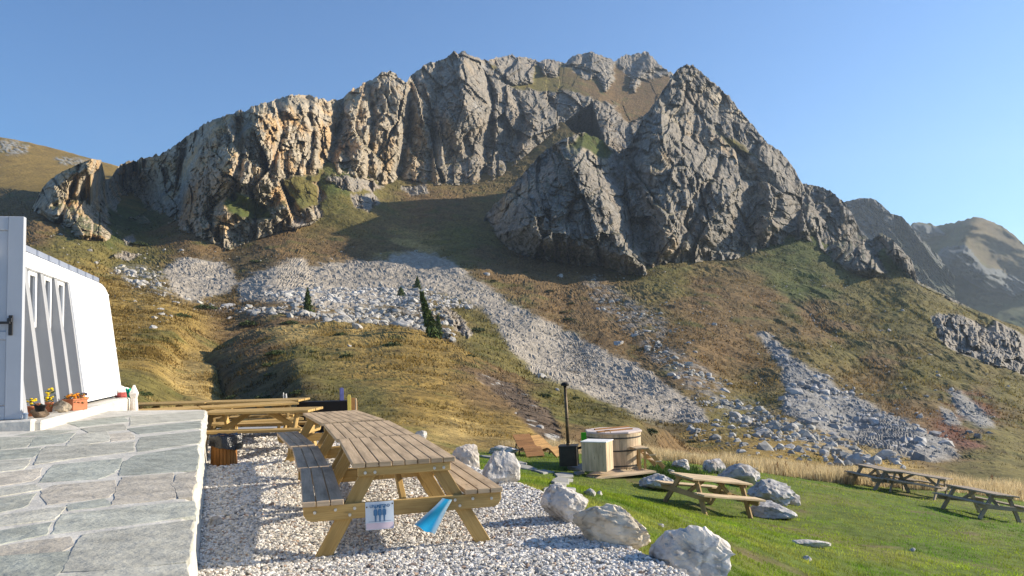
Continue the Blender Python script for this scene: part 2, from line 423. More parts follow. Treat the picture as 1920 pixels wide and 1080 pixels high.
def rockdisp(p, amp=1., seed=0., xy=None):
    """layered crag relief in metres (towards the viewer is negative); p in metres"""
    if xy is None: q = p*np.array([1, .22, .5], np.float32)+seed
    else: q = np.stack([xy[0]*.215, p[:, 1]*.05, -xy[1]*.160], 1).astype(np.float32)+seed     # measured along the face of the wall
    w = np.c_[fbm(q/24, 3), fbm(q/24+31, 3), fbm(q/24+57, 3)]
    q = q+w*5
    sl = q+np.array([.16, 0, .1], np.float32)*q[:, 2:3]           # leaning joints
    d = -ridged(q/46, 3)*6.0
    for cs, tilt, step, crack, r in (((48, 40, 70), 10, 3, 0, 31), ((22, 22, 30), 12, 4., 3, 0), ((9, 8, 13), 8.5, 2.6, 1.6, 5), ((3.8, 3.4, 5.4), 4.4, 1.2, .8, 11), ((1.6, 1.4, 2.1), 1.9, .5, .3, 23)):
        f1, f2, i, t = worley(sl/np.array(cs, np.float32)+r)
        d += t*tilt+(_J[i, 0]-.5)*step*1.6-np.minimum(f2-f1, .1)*10*crack*.5
    d += -ridged(q/np.array([5, 5, 14], np.float32), 3)*2.0-ridged(q/np.array([11, 11, 40], np.float32)+5, 3)*2.6+fbm(q/1.2, 2)*.8
    lg = q[:, 2]/7+fbm(q/19+3, 3)*1.8; d += ((lg-np.floor(lg))-.5)*2.4*sstep(-.2, .25, fbm(q/26+41, 2))+((lg*2.7-np.floor(lg*2.7))-.5)*.8      # bedding ledges
    return (d-d.mean())*amp
def rockcol(p, x, y, warm):
    g = fbm(p/30+5, 3); h = fbm(p/6+9, 3); v = fbm(p/np.array([5, 5, 30], np.float32)+2, 3)
    base = np.array([.232, .21, .178])*(1-sstep(0, .9, warm)[:, None])+np.array([.40, .342, .255])*sstep(0, .9, warm)[:, None]*(1+.35*h[:, None]+.25*g[:, None])  # base brightens with warm: sunlit against dim cliffs, put into the rock colour
    tan = np.array([.50, .335, .17]); k = sstep(.02, .34, fbm(p/18+40, 3)+.25*h)*warm
    c = base*(1-k[:, None])+tan*k[:, None]
    c *= (1-.45*sstep(.12, .4, v)[:, None])                         # dark water streaks
    li = sstep(.2, .45, fbm(p/12+70, 3)); c = c*(1-.5*li[:, None])+np.array([.34, .33, .31])*.5*li[:, None]
    return c
GOLD = (.225, .152, .042); STRAW = (.33, .235, .085); BROWN = (.145, .092, .040); DKB = (.085, .062, .027); GREEN = (.066, .080, .020); OLIVE = (.125, .105, .030); RED = (.14, .062, .04)
def swatch(sw, x, y, warp):
    X = x+warp[0]; Y = y+warp[1]; num = 0; den = 0
    for sx, sy, c in sw:
        w = 1/(((X-sx)**2+(1.5*(Y-sy))**2)+150)**1.6
        num = num+w[:, None]*np.array(c); den = den+w[:, None]
    return num/den
def grasscol(sw, p, x, y, s=1.):
    wx = fbm(p/14, 3)*90; wy = fbm(p/14+11, 3)*45
    c = swatch(sw, x, y, (wx, wy))
    n = fbm(p/(5*s)+3, 4); m = fbm(p/(1.6*s)+8, 3); g = fbm(p/(9*s)+23, 4)
    c = c*(1+.45*n[:, None]+.35*m[:, None])
    k = sstep(.12, .38, g)[:, None]; c = c*(1-k*.7)+np.array([.085, .088, .024])*k*.7          # heath and juniper mats
    k = sstep(.2, .42, fbm(p/(3*s)+51, 3))[:, None]; c = c*(1-k*.55)+np.array([.07, .05, .024])*k*.55
    return np.clip(c*1.12, .01, 1)

# --- far peaks beyond the ridge
farA = Layer('far', 1480, 1790, 2, 110, lambda x: interp([(1480, 470), (1540, 420), (1575, 381), (1595, 376), (1610, 371), (1640, 373), (1655, 385), (1670, 400), (1690, 405), (1703, 419), (1722, 440), (1760, 480), (1790, 520)], x)+jag(x, 9, 4),
             lambda x: x*0+640, [(1480, 470, 900), (1610, 371, 900), (1700, 419, 880), (1600, 450, 860), (1680, 480, 820), (1720, 530, 780), (1600, 640, 640), (1780, 640, 640), (1790, 520, 860)])
p = farA.p(); farA.push(rockdisp(p/2.5, 2.6, 5.))
p = farA.p(); g = sstep(-.1, .2, fbm(p/60, 3)+(farA.y-455)/160)
farA.build({'list': [('distant_mountain', MT['rock'], False)], 'owner': whole}, rockcol(p/2, farA.x, farA.y, np.full(len(p), .12))*(1-g[:, None])*.5*np.array([.85, .95, 1.1])+np.array((.05, .055, .032))*g[:, None], [(40, -10), (200, -120), (600, -300)])  # rock darkened and blued: backlit shade and haze put into the colour
farB = Layer('far', 1640, 2300, 2.5, 150, lambda x: interp([(1640, 470), (1700, 430), (1715, 417), (1730, 417), (1755, 423), (1790, 418), (1820, 408), (1832, 405), (1850, 412), (1880, 425), (1900, 440), (1920, 458), (2000, 520), (2120, 560), (2300, 600)], x)+jag(x, 11, 6),
             lambda x: x*0+760, [(1715, 417, 1210), (1755, 423, 1200), (1832, 405, 1180), (1920, 458, 1120), (1740, 500, 1090), (1800, 480, 1090), (1800, 560, 1010), (1880, 560, 990), (1920, 610, 900), (1720, 560, 1000), (1900, 700, 800), (1750, 700, 800), (2200, 600, 1000), (2200, 740, 800)])
p = farB.p(); rk = sdf([(1740, 490), (1775, 465), (1810, 455), (1832, 480), (1850, 500), (1920, 520), (1960, 560), (1900, 560), (1850, 545), (1800, 520), (1750, 510)], farB.x, farB.y)
rk2 = sdf([(1700, 440), (1715, 418), (1760, 425), (1775, 440), (1740, 450)], farB.x, farB.y); rkm = np.maximum(sstep(-4, 8, rk+fbm(p/40, 3)*14), sstep(-2, 5, rk2+fbm(p/40, 3)*6))
crest = sdline([(1832, 405), (1812, 440), (1800, 480), (1840, 520)], farB.x, farB.y)
farB.push(-60*np.exp(-(crest/30)**2)*1.6+fbm(p/110, 5)*60-ridged(p/70, 4)*28+rkm*(rockdisp(p/3, 3.2)-35))
p = farB.p()
farB.build({'list': [('distant_peak', MT['grass'], True)], 'owner': whole}, np.where(rkm[:, None] > .5, rockcol(p/3, farB.x, farB.y, np.full(len(p), .0))*.55*np.array([.8, .95, 1.1]), np.array([.55, .62, .52])*grasscol([(1830, 420, BROWN), (1750, 450, OLIVE), (1900, 480, BROWN), (1800, 570, OLIVE), (1750, 540, GREEN), (1900, 600, GREEN)], p/4, farB.x, farB.y)), [(60, -20), (300, -200), (800, -450)])  # colours dimmed for the backlit slope, rock tinted with painted haze blue
# --- grassy hill far left
hillL = Layer('hill', -320, 330, 2.5, 120, lambda x: interp([(-320, 235), (-100, 240), (0, 257), (60, 268), (120, 283), (170, 297), (222, 312), (330, 350)], x)+jag(x, 20, 1.5),
              lambda x: x*0+470, [(-200, 240, 540), (0, 257, 520), (120, 283, 500), (222, 312, 470), (330, 350, 430), (0, 330, 400), (100, 340, 390), (200, 345, 400), (0, 400, 320), (0, 460, 260), (200, 460, 270), (-300, 460, 270), (330, 460, 330)])
p = hillL.p(); ro = np.maximum(sdf([(0, 265), (25, 262), (55, 275), (50, 288), (20, 290), (-20, 280)], hillL.x, hillL.y), sdf([(100, 296), (125, 293), (165, 298), (160, 312), (120, 310)], hillL.x, hillL.y))
rm = sstep(-2, 3, ro+fbm(p/8, 3)*10)*sstep(-.2, .15, fbm(p/3, 3))
hillL.push(fbm(p/40, 4)*5+fbm(p/6, 3)*.7-rm*(2+1.5*fbm(p/3, 3)))
p = hillL.p(); c = grasscol([(0, 300, GOLD), (100, 300, GOLD), (200, 320, GOLD), (50, 340, GOLD), (0, 430, BROWN), (200, 430, GREEN)], p, hillL.x, hillL.y, 2.)
hillL.build({'list': [('grassy_hill', MT['grass'], True)], 'owner': whole}, c*(1-rm[:, None])+np.array([.36, .35, .31])*rm[:, None], [(20, -2), (100, -30), (300, -140)])

# --- hillside sheet (finished below), then the main rock massif
hill = Layer('hillside', -340, 2240, 2.2, 330, lambda x: interp([(-340, 340), (0, 352), (60, 360), (230, 380), (380, 420), (520, 400), (590, 300), (720, 320), (900, 290), (1000, 250), (1050, 225), (1085, 255), (1130, 320), (1200, 350), (1400, 380), (1520, 400), (1640, 474), (1720, 533), (1800, 571), (1920, 619), (2240, 760)], x),
 lambda x: interp([(-340, 900), (700, 880), (1100, 900), (1500, 930), (2240, 990)], x),
 [(0, 352, 345), (0, 385, 295), (0, 440, 232), (0, 560, 100), (0, 700, 52), (0, 870, 22), (-340, 350, 300), (1300, 340, 470), (1450, 350, 460), (1200, 300, 470), (-340, 600, 80), (-340, 880, 22), (60, 400, 262), (195, 452, 238), (110, 422, 250), (210, 500, 205), (220, 560, 140), (225, 620, 98), (225, 700, 58), (230, 760, 36), (240, 870, 22), (240, 405, 345), (300, 408, 334), (350, 432, 284), (430, 468, 268), (500, 440, 284), (560, 425, 296), (600, 408, 308), (605, 332, 332), (660, 328, 350), (650, 400, 315), (720, 347, 392), (800, 347, 404), (870, 347, 414),
  (950, 322, 432), (1010, 272, 462), (1060, 227, 490), (1110, 187, 520), (700, 430, 298), (800, 400, 335), (900, 420, 318), (930, 457, 292), (800, 470, 272), (1000, 486, 277), (1080, 496, 271), (1180, 515, 263), (1235, 495, 273), (1320, 489, 286), (1430, 464, 303), (1510, 444, 313), (1560, 490, 291), (1620, 520, 281),
  (350, 490, 236), (500, 500, 230), (650, 495, 248), (350, 565, 165), (500, 590, 146), (600, 600, 140), (750, 640, 130), (860, 672, 124), (960, 712, 118), (250, 600, 112), (330, 620, 105), (340, 680, 86), (340, 740, 60), (400, 700, 78), (440, 720, 84), (300, 700, 66), (400, 660, 108), (350, 870, 22), (700, 870, 26),
  (900, 525, 225), (900, 580, 195), (1000, 600, 186), (1000, 690, 146), (1130, 660, 166), (1130, 750, 126), (1260, 730, 138), (1260, 795, 108), (1300, 560, 228), (1300, 650, 170), (1320, 790, 108), (1400, 800, 104), (1500, 520, 272), (1500, 600, 216), (1500, 700, 155), (1550, 780, 118), (1600, 840, 86), (1700, 555, 252), (1700, 650, 193), (1700, 750, 138), (1780, 850, 84), (1920, 640, 232), (1920, 720, 172), (1920, 800, 128), (1920, 860, 88), (2240, 760, 220), (2240, 960, 40),
  (1400, 845, 64), (1600, 885, 52), (1900, 905, 52), (1200, 835, 74), (1100, 830, 60), (1100, 900, 34), (1400, 920, 36), (1700, 930, 36), (1920, 950, 36)])
massif = Layer('massif', -20, 1500, 2, 250, lambda x: interp(SKY_BACK, x)+(jag(x, 9, 9.)+jag(x+77, 3, 3.))*(.5+.5*sstep(215, 240, x)), lambda x: interp([(-20, 520), (200, 500), (440, 500), (560, 470), (700, 440), (900, 420), (1100, 330), (1300, 300), (1500, 480)], x),
 [(60, 400, 262), (85, 345, 268), (170, 300, 262), (110, 325, 268), (195, 450, 238), (110, 420, 250), (222, 312, 360), (240, 400, 345), (215, 350, 360), (300, 405, 335), (320, 300, 345), (345, 258, 345), (350, 430, 285), (430, 468, 268), (420, 330, 286), (440, 208, 318), (500, 440, 284), (540, 178, 345), (540, 300, 315), (560, 425, 296), (600, 405, 308), (605, 330, 332),
  (660, 325, 350), (640, 188, 385), (720, 345, 392), (735, 134, 425), (735, 250, 406), (800, 346, 404), (800, 118, 452), (870, 345, 414), (870, 97, 465), (870, 220, 436), (950, 320, 432), (960, 200, 478), (960, 150, 515), (960, 103, 570), (1010, 270, 462), (1050, 180, 520), (1060, 225, 490), (1075, 105, 630), (1110, 185, 520), (1110, 97, 650),
  (1150, 150, 600), (1180, 200, 540), (1215, 98, 690), (1255, 150, 620), (1150, 280, 470), (1300, 300, 480), (1400, 300, 560), (1290, 145, 650), (-20, 500, 215), (200, 500, 200), (440, 500, 225), (700, 440, 300), (900, 420, 310), (1100, 330, 430)])
x, y = massif.x, massif.y; p = massif.p()
OUT_A = [(40, 410), (62, 390), (85, 345), (110, 325), (145, 310), (170, 298), (192, 300), (196, 330), (207, 362), (202, 380), (188, 400), (200, 415), (215, 440), (195, 455), (150, 447), (110, 422)]
OUT_B = [(330, 470), (310, 425), (335, 330), (365, 262), (400, 225), (440, 208), (450, 240), (470, 200), (540, 178), (600, 188), (612, 250), (605, 325), (600, 400), (600, 430), (560, 445), (430, 490)]
OUT_B2 = [(385, 470), (395, 400), (420, 380), (480, 410), (520, 380), (570, 375), (600, 400), (600, 440), (500, 470), (430, 490)]
OUT_C = [(655, 340), (650, 260), (640, 210), (660, 172), (715, 134), (755, 150), (775, 200), (760, 290), (735, 340)]
OUT_D = [(800, 350), (790, 300), (830, 200), (835, 120), (870, 95), (910, 130), (935, 200), (960, 230), (940, 320), (880, 350)]
OUT_E = [(940, 330), (960, 250), (1000, 200), (1060, 175), (1105, 185), (1060, 230), (1000, 285)]
for poly, dep, soft in ((OUT_A, 16, 20), (OUT_B, 24, 22), (OUT_B2, 14, 14), (OUT_C, 12, 24), (OUT_D, 13, 34), (OUT_E, 7, 20)):
    massif.push(-dep*sstep(-4, soft, sdf(poly, x, y)+fbm(p/9, 3)*10))
for ln, dep, wd in (([(350, 250), (338, 320), (330, 430)], 16, 9), ([(440, 205), (452, 290), (436, 370)], 9, 7), ([(642, 180), (628, 260), (612, 340)], 16, 9), ([(775, 132), (764, 240), (746, 350)], 15, 9), ([(822, 110), (812, 210), (806, 350)], 9, 7), ([(905, 105), (925, 190), (905, 340)], 10, 8), ([(960, 170), (985, 220), (955, 320)], 10, 8), ([(520, 180), (530, 250), (505, 330)], 8, 6), ([(575, 180), (590, 260), (575, 330)], 8, 6),
                    ([(150, 305), (138, 350), (110, 420)], 7, 5), ([(185, 340), (150, 372), (100, 385)], 6, 5), ([(165, 380), (180, 410), (205, 425)], 6, 5), ([(690, 150), (700, 230), (690, 330)], 8, 6)):
    massif.push(dep*np.exp(-((sdline(ln, x, y)+fbm(p/7, 3)*5)/wd)**2))
GR = [[(915, 120), (945, 118), (1000, 122), (1060, 120), (1100, 150), (1155, 118), (1190, 150), (1255, 140), (1275, 160), (1240, 190), (1180, 205), (1130, 192), (1105, 183), (1060, 172), (1005, 172), (960, 165), (935, 140)],
      [(412, 382), (440, 355), (470, 365), (505, 398), (515, 412), (480, 414), (430, 402)], [(530, 337), (560, 328), (600, 345), (598, 390), (562, 395), (540, 370)], [(560, 330), (600, 318), (640, 325), (600, 345), (575, 350)],
      [(1150, 200), (1200, 175), (1260, 165), (1235, 205), (1180, 235)], [(200, 385), (240, 405), (290, 425), (250, 440), (205, 425)]]
RK = [[(930, 118), (945, 104), (985, 107), (1002, 130), (998, 155), (960, 158), (935, 140)], [(1062, 122), (1075, 104), (1110, 95), (1150, 117), (1152, 150), (1135, 172), (1118, 140), (1085, 128)],
      [(1180, 165), (1195, 120), (1215, 96), (1240, 118), (1258, 134), (1230, 132), (1205, 150), (1190, 172)], [(1010, 118), (1028, 110), (1048, 125), (1045, 143), (1020, 140)]]
w = fbm(p/7, 3)*12
gm = np.max([sdf(q, x, y) for q in GR], 0)+w; rkm = np.max([sdf(q, x, y) for q in RK], 0)+w*.5
massif.push(-14*sstep(-3, 10, rkm))
gm = sstep(-2, 5, gm)*(1-sstep(-3, 2, rkm)); amp = (1-.85*gm)*(1-.4*sstep(225, 195, x))
massif.push(rockdisp(p, 1.0, 0., (x, y))*amp+gm*fbm(p/5, 3)*1.0)
massif.seat([(-20, 395), (60, 395), (110, 422), (150, 447), (195, 455), (215, 440), (250, 425), (300, 412), (350, 435), (430, 468), (500, 442), (560, 426), (596, 408), (603, 350), (610, 330), (660, 328), (720, 346), (770, 335), (800, 347), (870, 347), (910, 345), (950, 322), (985, 292), (1010, 272), (1060, 227), (1110, 190), (1150, 330), (1500, 420)], hill, 60)
P = massif.pos(); nrm = np.cross(np.gradient(P, axis=1), np.gradient(P, axis=0)); nrm /= np.linalg.norm(nrm, axis=2)[..., None]+1e-9
nz = np.abs(nrm[..., 2]).ravel(); p = massif.p()
gg = np.maximum(gm, sstep(.74, .90, nz+.12*fbm(p/6, 3))*.8*sstep(120, 300, y))
c = rockcol(p, x, y, sstep(1000, 500, x)*.9+.12); gc = grasscol([(450, 380, GREEN), (600, 330, OLIVE), (1000, 150, OLIVE), (1150, 170, BROWN), (1230, 170, BROWN), (230, 410, GREEN)], p, x, y)  # left cliffs painted brighter and warmer, as if sunlit
massif.build({'list': [('mountain', MT['rock'], False)], 'owner': whole}, c*(1-gg[:, None])+gc*gg[:, None], [(8, -1), (60, -30), (300, -170)])
# --- front buttress and the ridge that runs down to the right
butt = Layer('buttress', 890, 2180, 2, 260, lambda x: interp(SKY_FRONT, x)+(jag(x+500, 9, 8.)+jag(x+77, 3, 3.))*(1-.75*sstep(1700, 1800, x)), lambda x: interp([(890, 480), (950, 500), (1200, 540), (1400, 520), (1560, 530), (1700, 600), (1920, 700), (2180, 800)], x),
 [(895, 450, 305), (912, 400, 318), (940, 440, 292), (1000, 487, 276), (1080, 497, 270), (1180, 516, 262), (1235, 496, 272), (1320, 490, 285), (1430, 465, 302), (1510, 445, 312), (1010, 290, 322), (1095, 250, 326), (1160, 290, 330), (1100, 380, 296), (1237, 182, 358), (1290, 121, 386), (1260, 330, 318), (1345, 160, 386), (1440, 268, 364), (1400, 380, 322),
  (1505, 345, 352), (1520, 400, 332), (1580, 380, 342), (1617, 440, 326), (1560, 490, 290), (1620, 520, 280), (1650, 445, 315), (1700, 480, 296), (1720, 530, 275), (1800, 567, 258), (1920, 617, 238), (1700, 590, 238), (1920, 690, 195), (2180, 720, 230), (2180, 800, 190), (1200, 540, 256), (1400, 520, 284), (950, 500, 280)])
x, y = butt.x, butt.y; p = butt.p()
DOME = [(930, 440), (945, 375), (985, 325), (1040, 275), (1095, 250), (1130, 285), (1160, 330), (1190, 370), (1205, 430), (1230, 500), (1180, 525), (1080, 505), (980, 490)]
PYR = [(1175, 300), (1205, 225), (1237, 180), (1270, 215), (1300, 252), (1350, 300), (1408, 345), (1395, 420), (1350, 480), (1270, 495), (1225, 495), (1205, 400)]
RIB = [(1400, 470), (1420, 380), (1400, 300), (1440, 268), (1480, 305), (1505, 345), (1500, 400), (1480, 440)]
PIL = [(1492, 440), (1498, 395), (1518, 383), (1538, 405), (1542, 435), (1515, 450)]
LOW = [(1555, 500), (1560, 455), (1590, 440), (1620, 445), (1645, 480), (1662, 515), (1620, 525), (1590, 515)]
for poly, dep, soft in ((DOME, 30, 55), (PYR, 20, 45), (RIB, 15, 34), (PIL, 14, 16), (LOW, 14, 24)):
    butt.push(-dep*sstep(-3, soft, sdf(poly, x, y)+fbm(p/10, 3)*9))
for ln, dep, wd in (([(1352, 298), (1330, 345), (1310, 400), (1280, 450), (1258, 492)], 6, 4.5), ([(1085, 300), (1080, 370), (1060, 420)], 3, 3), ([(1150, 330), (1175, 380), (1190, 440), (1215, 495)], 6, 6), ([(1262, 142), (1300, 200), (1345, 245), (1400, 300)], 4, 4)):
    butt.push(dep*np.exp(-((sdline(ln, x, y)+fbm(p/6, 2)*3)/wd)**2))
GB = [[(1640, 480), (1660, 455), (1680, 470), (1715, 530), (1800, 570), (2200, 700), (2200, 900), (1600, 900), (1500, 560), (1560, 525), (1625, 528), (1665, 515)],
      [(1095, 246), (1125, 252), (1150, 285), (1130, 300), (1105, 285), (1060, 275)], [(1455, 462), (1480, 440), (1525, 455), (1530, 480), (1480, 490)], [(1330, 240), (1352, 248), (1410, 282), (1420, 296), (1370, 278)]]
RB = [[(1650, 440), (1668, 446), (1692, 468), (1712, 492), (1716, 522), (1690, 505), (1665, 478)], LOW]
w = fbm(p/7, 3)*12; gm = np.max([sdf(q, x, y) for q in GB], 0)+w; rkm = np.max([sdf(q, x, y) for q in RB], 0)+w*.5
gm = sstep(-2, 5, gm)*(1-sstep(-3, 3, rkm))
butt.push(-5*sstep(-2, 10, rkm)*(x > 1640)+rockdisp(p, .92, 13., (x, y))*(1-.9*gm)+gm*fbm(p/5, 3)*.9)
butt.seat([(890, 440), (912, 410), (930, 440), (950, 467), (990, 482), (1080, 497), (1130, 502), (1180, 517), (1210, 516), (1235, 496), (1320, 490), (1380, 486), (1430, 466), (1510, 446), (1545, 470), (1560, 491), (1590, 510), (1620, 521), (1660, 516), (1685, 508), (1720, 532), (1760, 552), (1800, 574), (1850, 598), (1920, 622), (2000, 656), (2200, 730)], hill, 60)
P = butt.pos(); nrm = np.cross(np.gradient(P, axis=1), np.gradient(P, axis=0)); nrm /= np.linalg.norm(nrm, axis=2)[..., None]+1e-9
nz = np.abs(nrm[..., 2]).ravel(); p = butt.p(); gg = np.maximum(gm, sstep(.80, .94, nz+.12*fbm(p/6, 3))*.6)
c = rockcol(p, x, y, sstep(.1, .5, fbm(p/40+3, 2))*.55+.1); gc = grasscol([(1700, 560, OLIVE), (1900, 640, OLIVE), (1480, 460, GREEN), (1120, 260, GREEN), (1380, 265, OLIVE), (1680, 500, GREEN)], p, x, y)
butt.build({'list': [('rock_buttress', MT['rock'], False)], 'owner': whole}, c*(1-gg[:, None])+gc*gg[:, None], [(6, -1), (50, -25), (250, -150)])

# --- hillside below the cliffs
x, y = hill.x, hill.y; p = hill.p()
S1 = [(305, 505), (340, 487), (380, 487), (415, 494), (432, 510), (447, 530), (430, 547), (390, 562), (350, 566), (322, 545)]
S2 = [(445, 532), (480, 510), (540, 490), (570, 484), (582, 500), (650, 491), (690, 492), (702, 488), (725, 496), (735, 478), (790, 473), (820, 478), (860, 500), (900, 525), (960, 570), (1040, 610), (1130, 660), (1200, 690), (1260, 730), (1300, 752), (1322, 772), (1328, 790), (1280, 797), (1200, 782), (1130, 752), (1060, 722), (1000, 700), (962, 660), (930, 610), (905, 580), (860, 562), (800, 548), (740, 560), (640, 585), (560, 575), (500, 565), (450, 562)]
BF = [[(205, 505), (230, 495), (300, 510), (330, 545), (360, 570), (480, 580), (600, 575), (740, 560), (800, 560), (820, 640), (860, 668), (960, 712), (985, 718), (930, 708), (850, 680), (780, 655), (700, 640), (640, 612), (580, 598), (480, 592), (400, 580), (330, 560), (250, 540)]]
S3 = [(1095, 520), (1120, 516), (1150, 545), (1200, 575), (1250, 600), (1250, 625), (1232, 640), (1300, 680), (1345, 715), (1370, 745), (1440, 770), (1500, 800), (1620, 850), (1600, 865), (1500, 832), (1400, 800), (1330, 770), (1290, 735), (1230, 680), (1200, 640), (1150, 600), (1110, 570)]
S4 = [(1425, 630), (1445, 634), (1500, 680), (1560, 716), (1640, 766), (1700, 790), (1780, 830), (1796, 858), (1750, 866), (1690, 852), (1600, 832), (1520, 802), (1462, 770), (1475, 738), (1462, 690)]
S5 = [[(1775, 732), (1800, 735), (1850, 775), (1868, 805), (1840, 810), (1800, 780)], [(1765, 770), (1790, 780), (1800, 800), (1775, 795)]]
RR = [(1742, 592), (1780, 586), (1828, 600), (1850, 612), (1870, 606), (1905, 618), (1960, 660), (1960, 720), (1900, 698), (1862, 686), (1830, 676), (1795, 662), (1762, 640)]
RO = [[(610, 335), (650, 328), (700, 335), (720, 350), (700, 362), (640, 356)], [(655, 365), (700, 362), (715, 380), (690, 398), (660, 390)], [(560, 372), (600, 345), (612, 372), (585, 392)], [(520, 400), (560, 380), (600, 385), (610, 405), (560, 432), (515, 425)], [(745, 348), (800, 345), (805, 362), (770, 368)], [(228, 447), (250, 440), (258, 456), (236, 462)], [(205, 480), (240, 470), (265, 478), (240, 490)]]
RL = [(815, 560), (840, 575), (870, 600), (890, 625), (880, 640), (850, 620), (825, 590)]
w = fbm(p/7, 4)*20+fbm(p/1.3, 2)*7
scr = np.max([sdf(q, x, y) for q in [S1, S2, S4]+S5], 0)+w*.7
bf = np.max([sdf(q, x, y) for q in BF+[S3]], 0)+w
rr = np.max([sdf(q, x, y) for q in [RR, RL]+RO], 0)+w*.45
GUL = [(700, 600), (785, 545), (840, 560), (870, 610), (850, 650), (790, 610)]
ism = sdf(GUL, x, y)+w
# rills on the right-hand slope, hummocks on the rest
u = (x-1.05*y)+fbm(p/30, 3)*60
right = sstep(1380, 1500, x)*sstep(480, 560, y)
hill.push(right*(np.sin(u/23)*1.0+fbm(np.c_[u/38, y/300, x*0], 3)*4.0)*np.minimum(hill.D.ravel()/200, 1.3))
hill.push(fbm(p/36, 4)*3.2*np.clip(hill.D.ravel()/150, .2, 1))
nearf = np.clip(hill.D.ravel()/160, .12, 1.4); steep = 1.
pq = p*np.array([1, 1, .6], np.float32)
hill.lift((fbm(pq/9, 4)*1.0+np.maximum(ridged(pq/3.6, 3)-.1, 0)*.5*sstep(-.15, .25, fbm(pq/20, 3))+np.maximum(fbm(pq/1.6, 3)-.1, 0)*.55)*nearf)
hill.push(-5*sstep(-2, 14, ism)*sstep(110, 130, hill.D.ravel()))
scm = sstep(-4, 5, scr); rrm = sstep(-1, 3, rr)
f1, f2, i, _ = worley(p/1.5); hill.lift(scm*((_J[i, 0]-.5)*.35+f1*.2)); hill.push(0.-rrm*(2.5*sstep(0, 14, rr))+rrm*rockdisp(p*1.6, .55, 3., (x*1.7, y*1.7)))
p = hill.p()
SW = [(60, 430, BROWN), (120, 470, OLIVE), (230, 430, GREEN), (200, 540, GOLD), (250, 480, OLIVE), (260, 640, GOLD), (240, 720, OLIVE), (330, 600, GOLD), (300, 660, GOLD), (270, 760, OLIVE), (350, 720, STRAW), (370, 460, BROWN), (430, 520, DKB), (470, 490, DKB), (520, 460, BROWN), (540, 600, BROWN), (450, 610, BROWN), (560, 640, GOLD), (650, 470, BROWN), (640, 350, GREEN), (680, 370, OLIVE), (640, 420, OLIVE), (720, 460, BROWN), (800, 400, BROWN), (760, 470, STRAW), (860, 460, OLIVE),
      (930, 500, BROWN), (1000, 540, BROWN), (1060, 580, BROWN), (1150, 640, BROWN), (960, 640, OLIVE), (900, 620, OLIVE), (850, 590, OLIVE), (1250, 530, OLIVE), (1320, 560, BROWN), (1350, 650, BROWN), (1420, 560, BROWN), (1280, 690, BROWN), (1480, 460, GREEN), (1550, 600, BROWN), (1500, 540, GREEN), (1620, 560, OLIVE), (1650, 680, BROWN), (1600, 660, OLIVE), (1700, 600, OLIVE), (1800, 720, OLIVE), (1750, 700, OLIVE), (1900, 740, OLIVE), (1810, 820, RED), (1830, 765, RED), (1880, 830, OLIVE),
      (1150, 800, OLIVE), (1230, 820, DKB), (1300, 840, GOLD), (1400, 830, GOLD), (1500, 860, GOLD), (1380, 790, OLIVE), (1650, 870, STRAW), (1850, 880, OLIVE), (1920, 890, OLIVE), (1060, 760, OLIVE), (1000, 720, OLIVE), (1100, 560, BROWN), (1700, 790, BROWN), (780, 590, DKB), (820, 620, BROWN)]
gc = grasscol(SW, p, x, y, 1.)
s4m = sstep(-10, 10, np.max([sdf(q, x, y) for q in [S4]+S5], 0))[:, None]; sc = (np.array([.36, .318, .26])*(1-s4m)+np.array([.27, .26, .24])*s4m)*(1+.25*fbm(p/10+4, 3)+.35*fbm(p/1.4, 2))[:, None]
bfm = sstep(-12, 8, np.maximum(bf, scr))*.55*sstep(-.15, .2, fbm(p/2.5+77, 3))
c = gc*(1-bfm[:, None])+np.array([.27, .26, .245])*bfm[:, None]
c = c*(1-scm[:, None])+sc*scm[:, None]
c = c*(1-rrm[:, None])+rockcol(p, x, y, np.full(len(x), .12))*1.1*rrm[:, None]
def owner(nc, nr, K): return (scm.reshape(nc, nr) > .5).astype(int)
hill.scm = scm; hill.build({'list': [('hillside', MT['grass'], False), ('scree_slope', MT['scree'], False)], 'owner': owner}, c)
# --- golden knoll in front
CREST = [(300, 800), (340, 720), (360, 690), (400, 655), (450, 630), (500, 618), (560, 611), (650, 606), (750, 612), (800, 625), (850, 645), (900, 672), (950, 696), (1000, 716), (1050, 732), (1100, 748), (1150, 768), (1200, 790), (1240, 808), (1290, 832), (1340, 858)]
knoll = Layer('knoll', 290, 1340, 2.2, 190, lambda x: interp(CREST, x)+jag(x+90, 16, 2.), lambda x: x*0+890,
 [(300, 800, 62), (340, 720, 80), (400, 655, 100), (450, 630, 103), (560, 611, 102), (650, 606, 99), (750, 612, 96), (850, 645, 88), (950, 696, 78), (1000, 716, 72), (1100, 748, 62), (1200, 790, 52), (1290, 832, 62), (1340, 858, 66), (600, 660, 74), (680, 640, 84), (750, 680, 64), (900, 720, 58), (1000, 760, 50), (1100, 800, 43), (600, 740, 44), (560, 700, 55), (750, 760, 39), (850, 800, 34), (950, 830, 31), (1100, 845, 34), (1250, 860, 48),
  (420, 700, 76), (450, 700, 71), (480, 700, 66), (520, 710, 60), (440, 745, 58), (480, 750, 54), (520, 748, 49), (400, 745, 74), (430, 800, 40), (600, 880, 20), (900, 880, 24), (1200, 885, 28), (330, 880, 24)])
x, y = knoll.x, knoll.y; p = knoll.p(); kd = knoll.D.ravel()
u = x-.9*y
knoll.push(fbm(p/14, 4)*1.3*np.clip(kd/60, .2, 1))
pq = p*np.array([1, 1, .6], np.float32); kf = np.clip(kd/80, .15, 1.2)
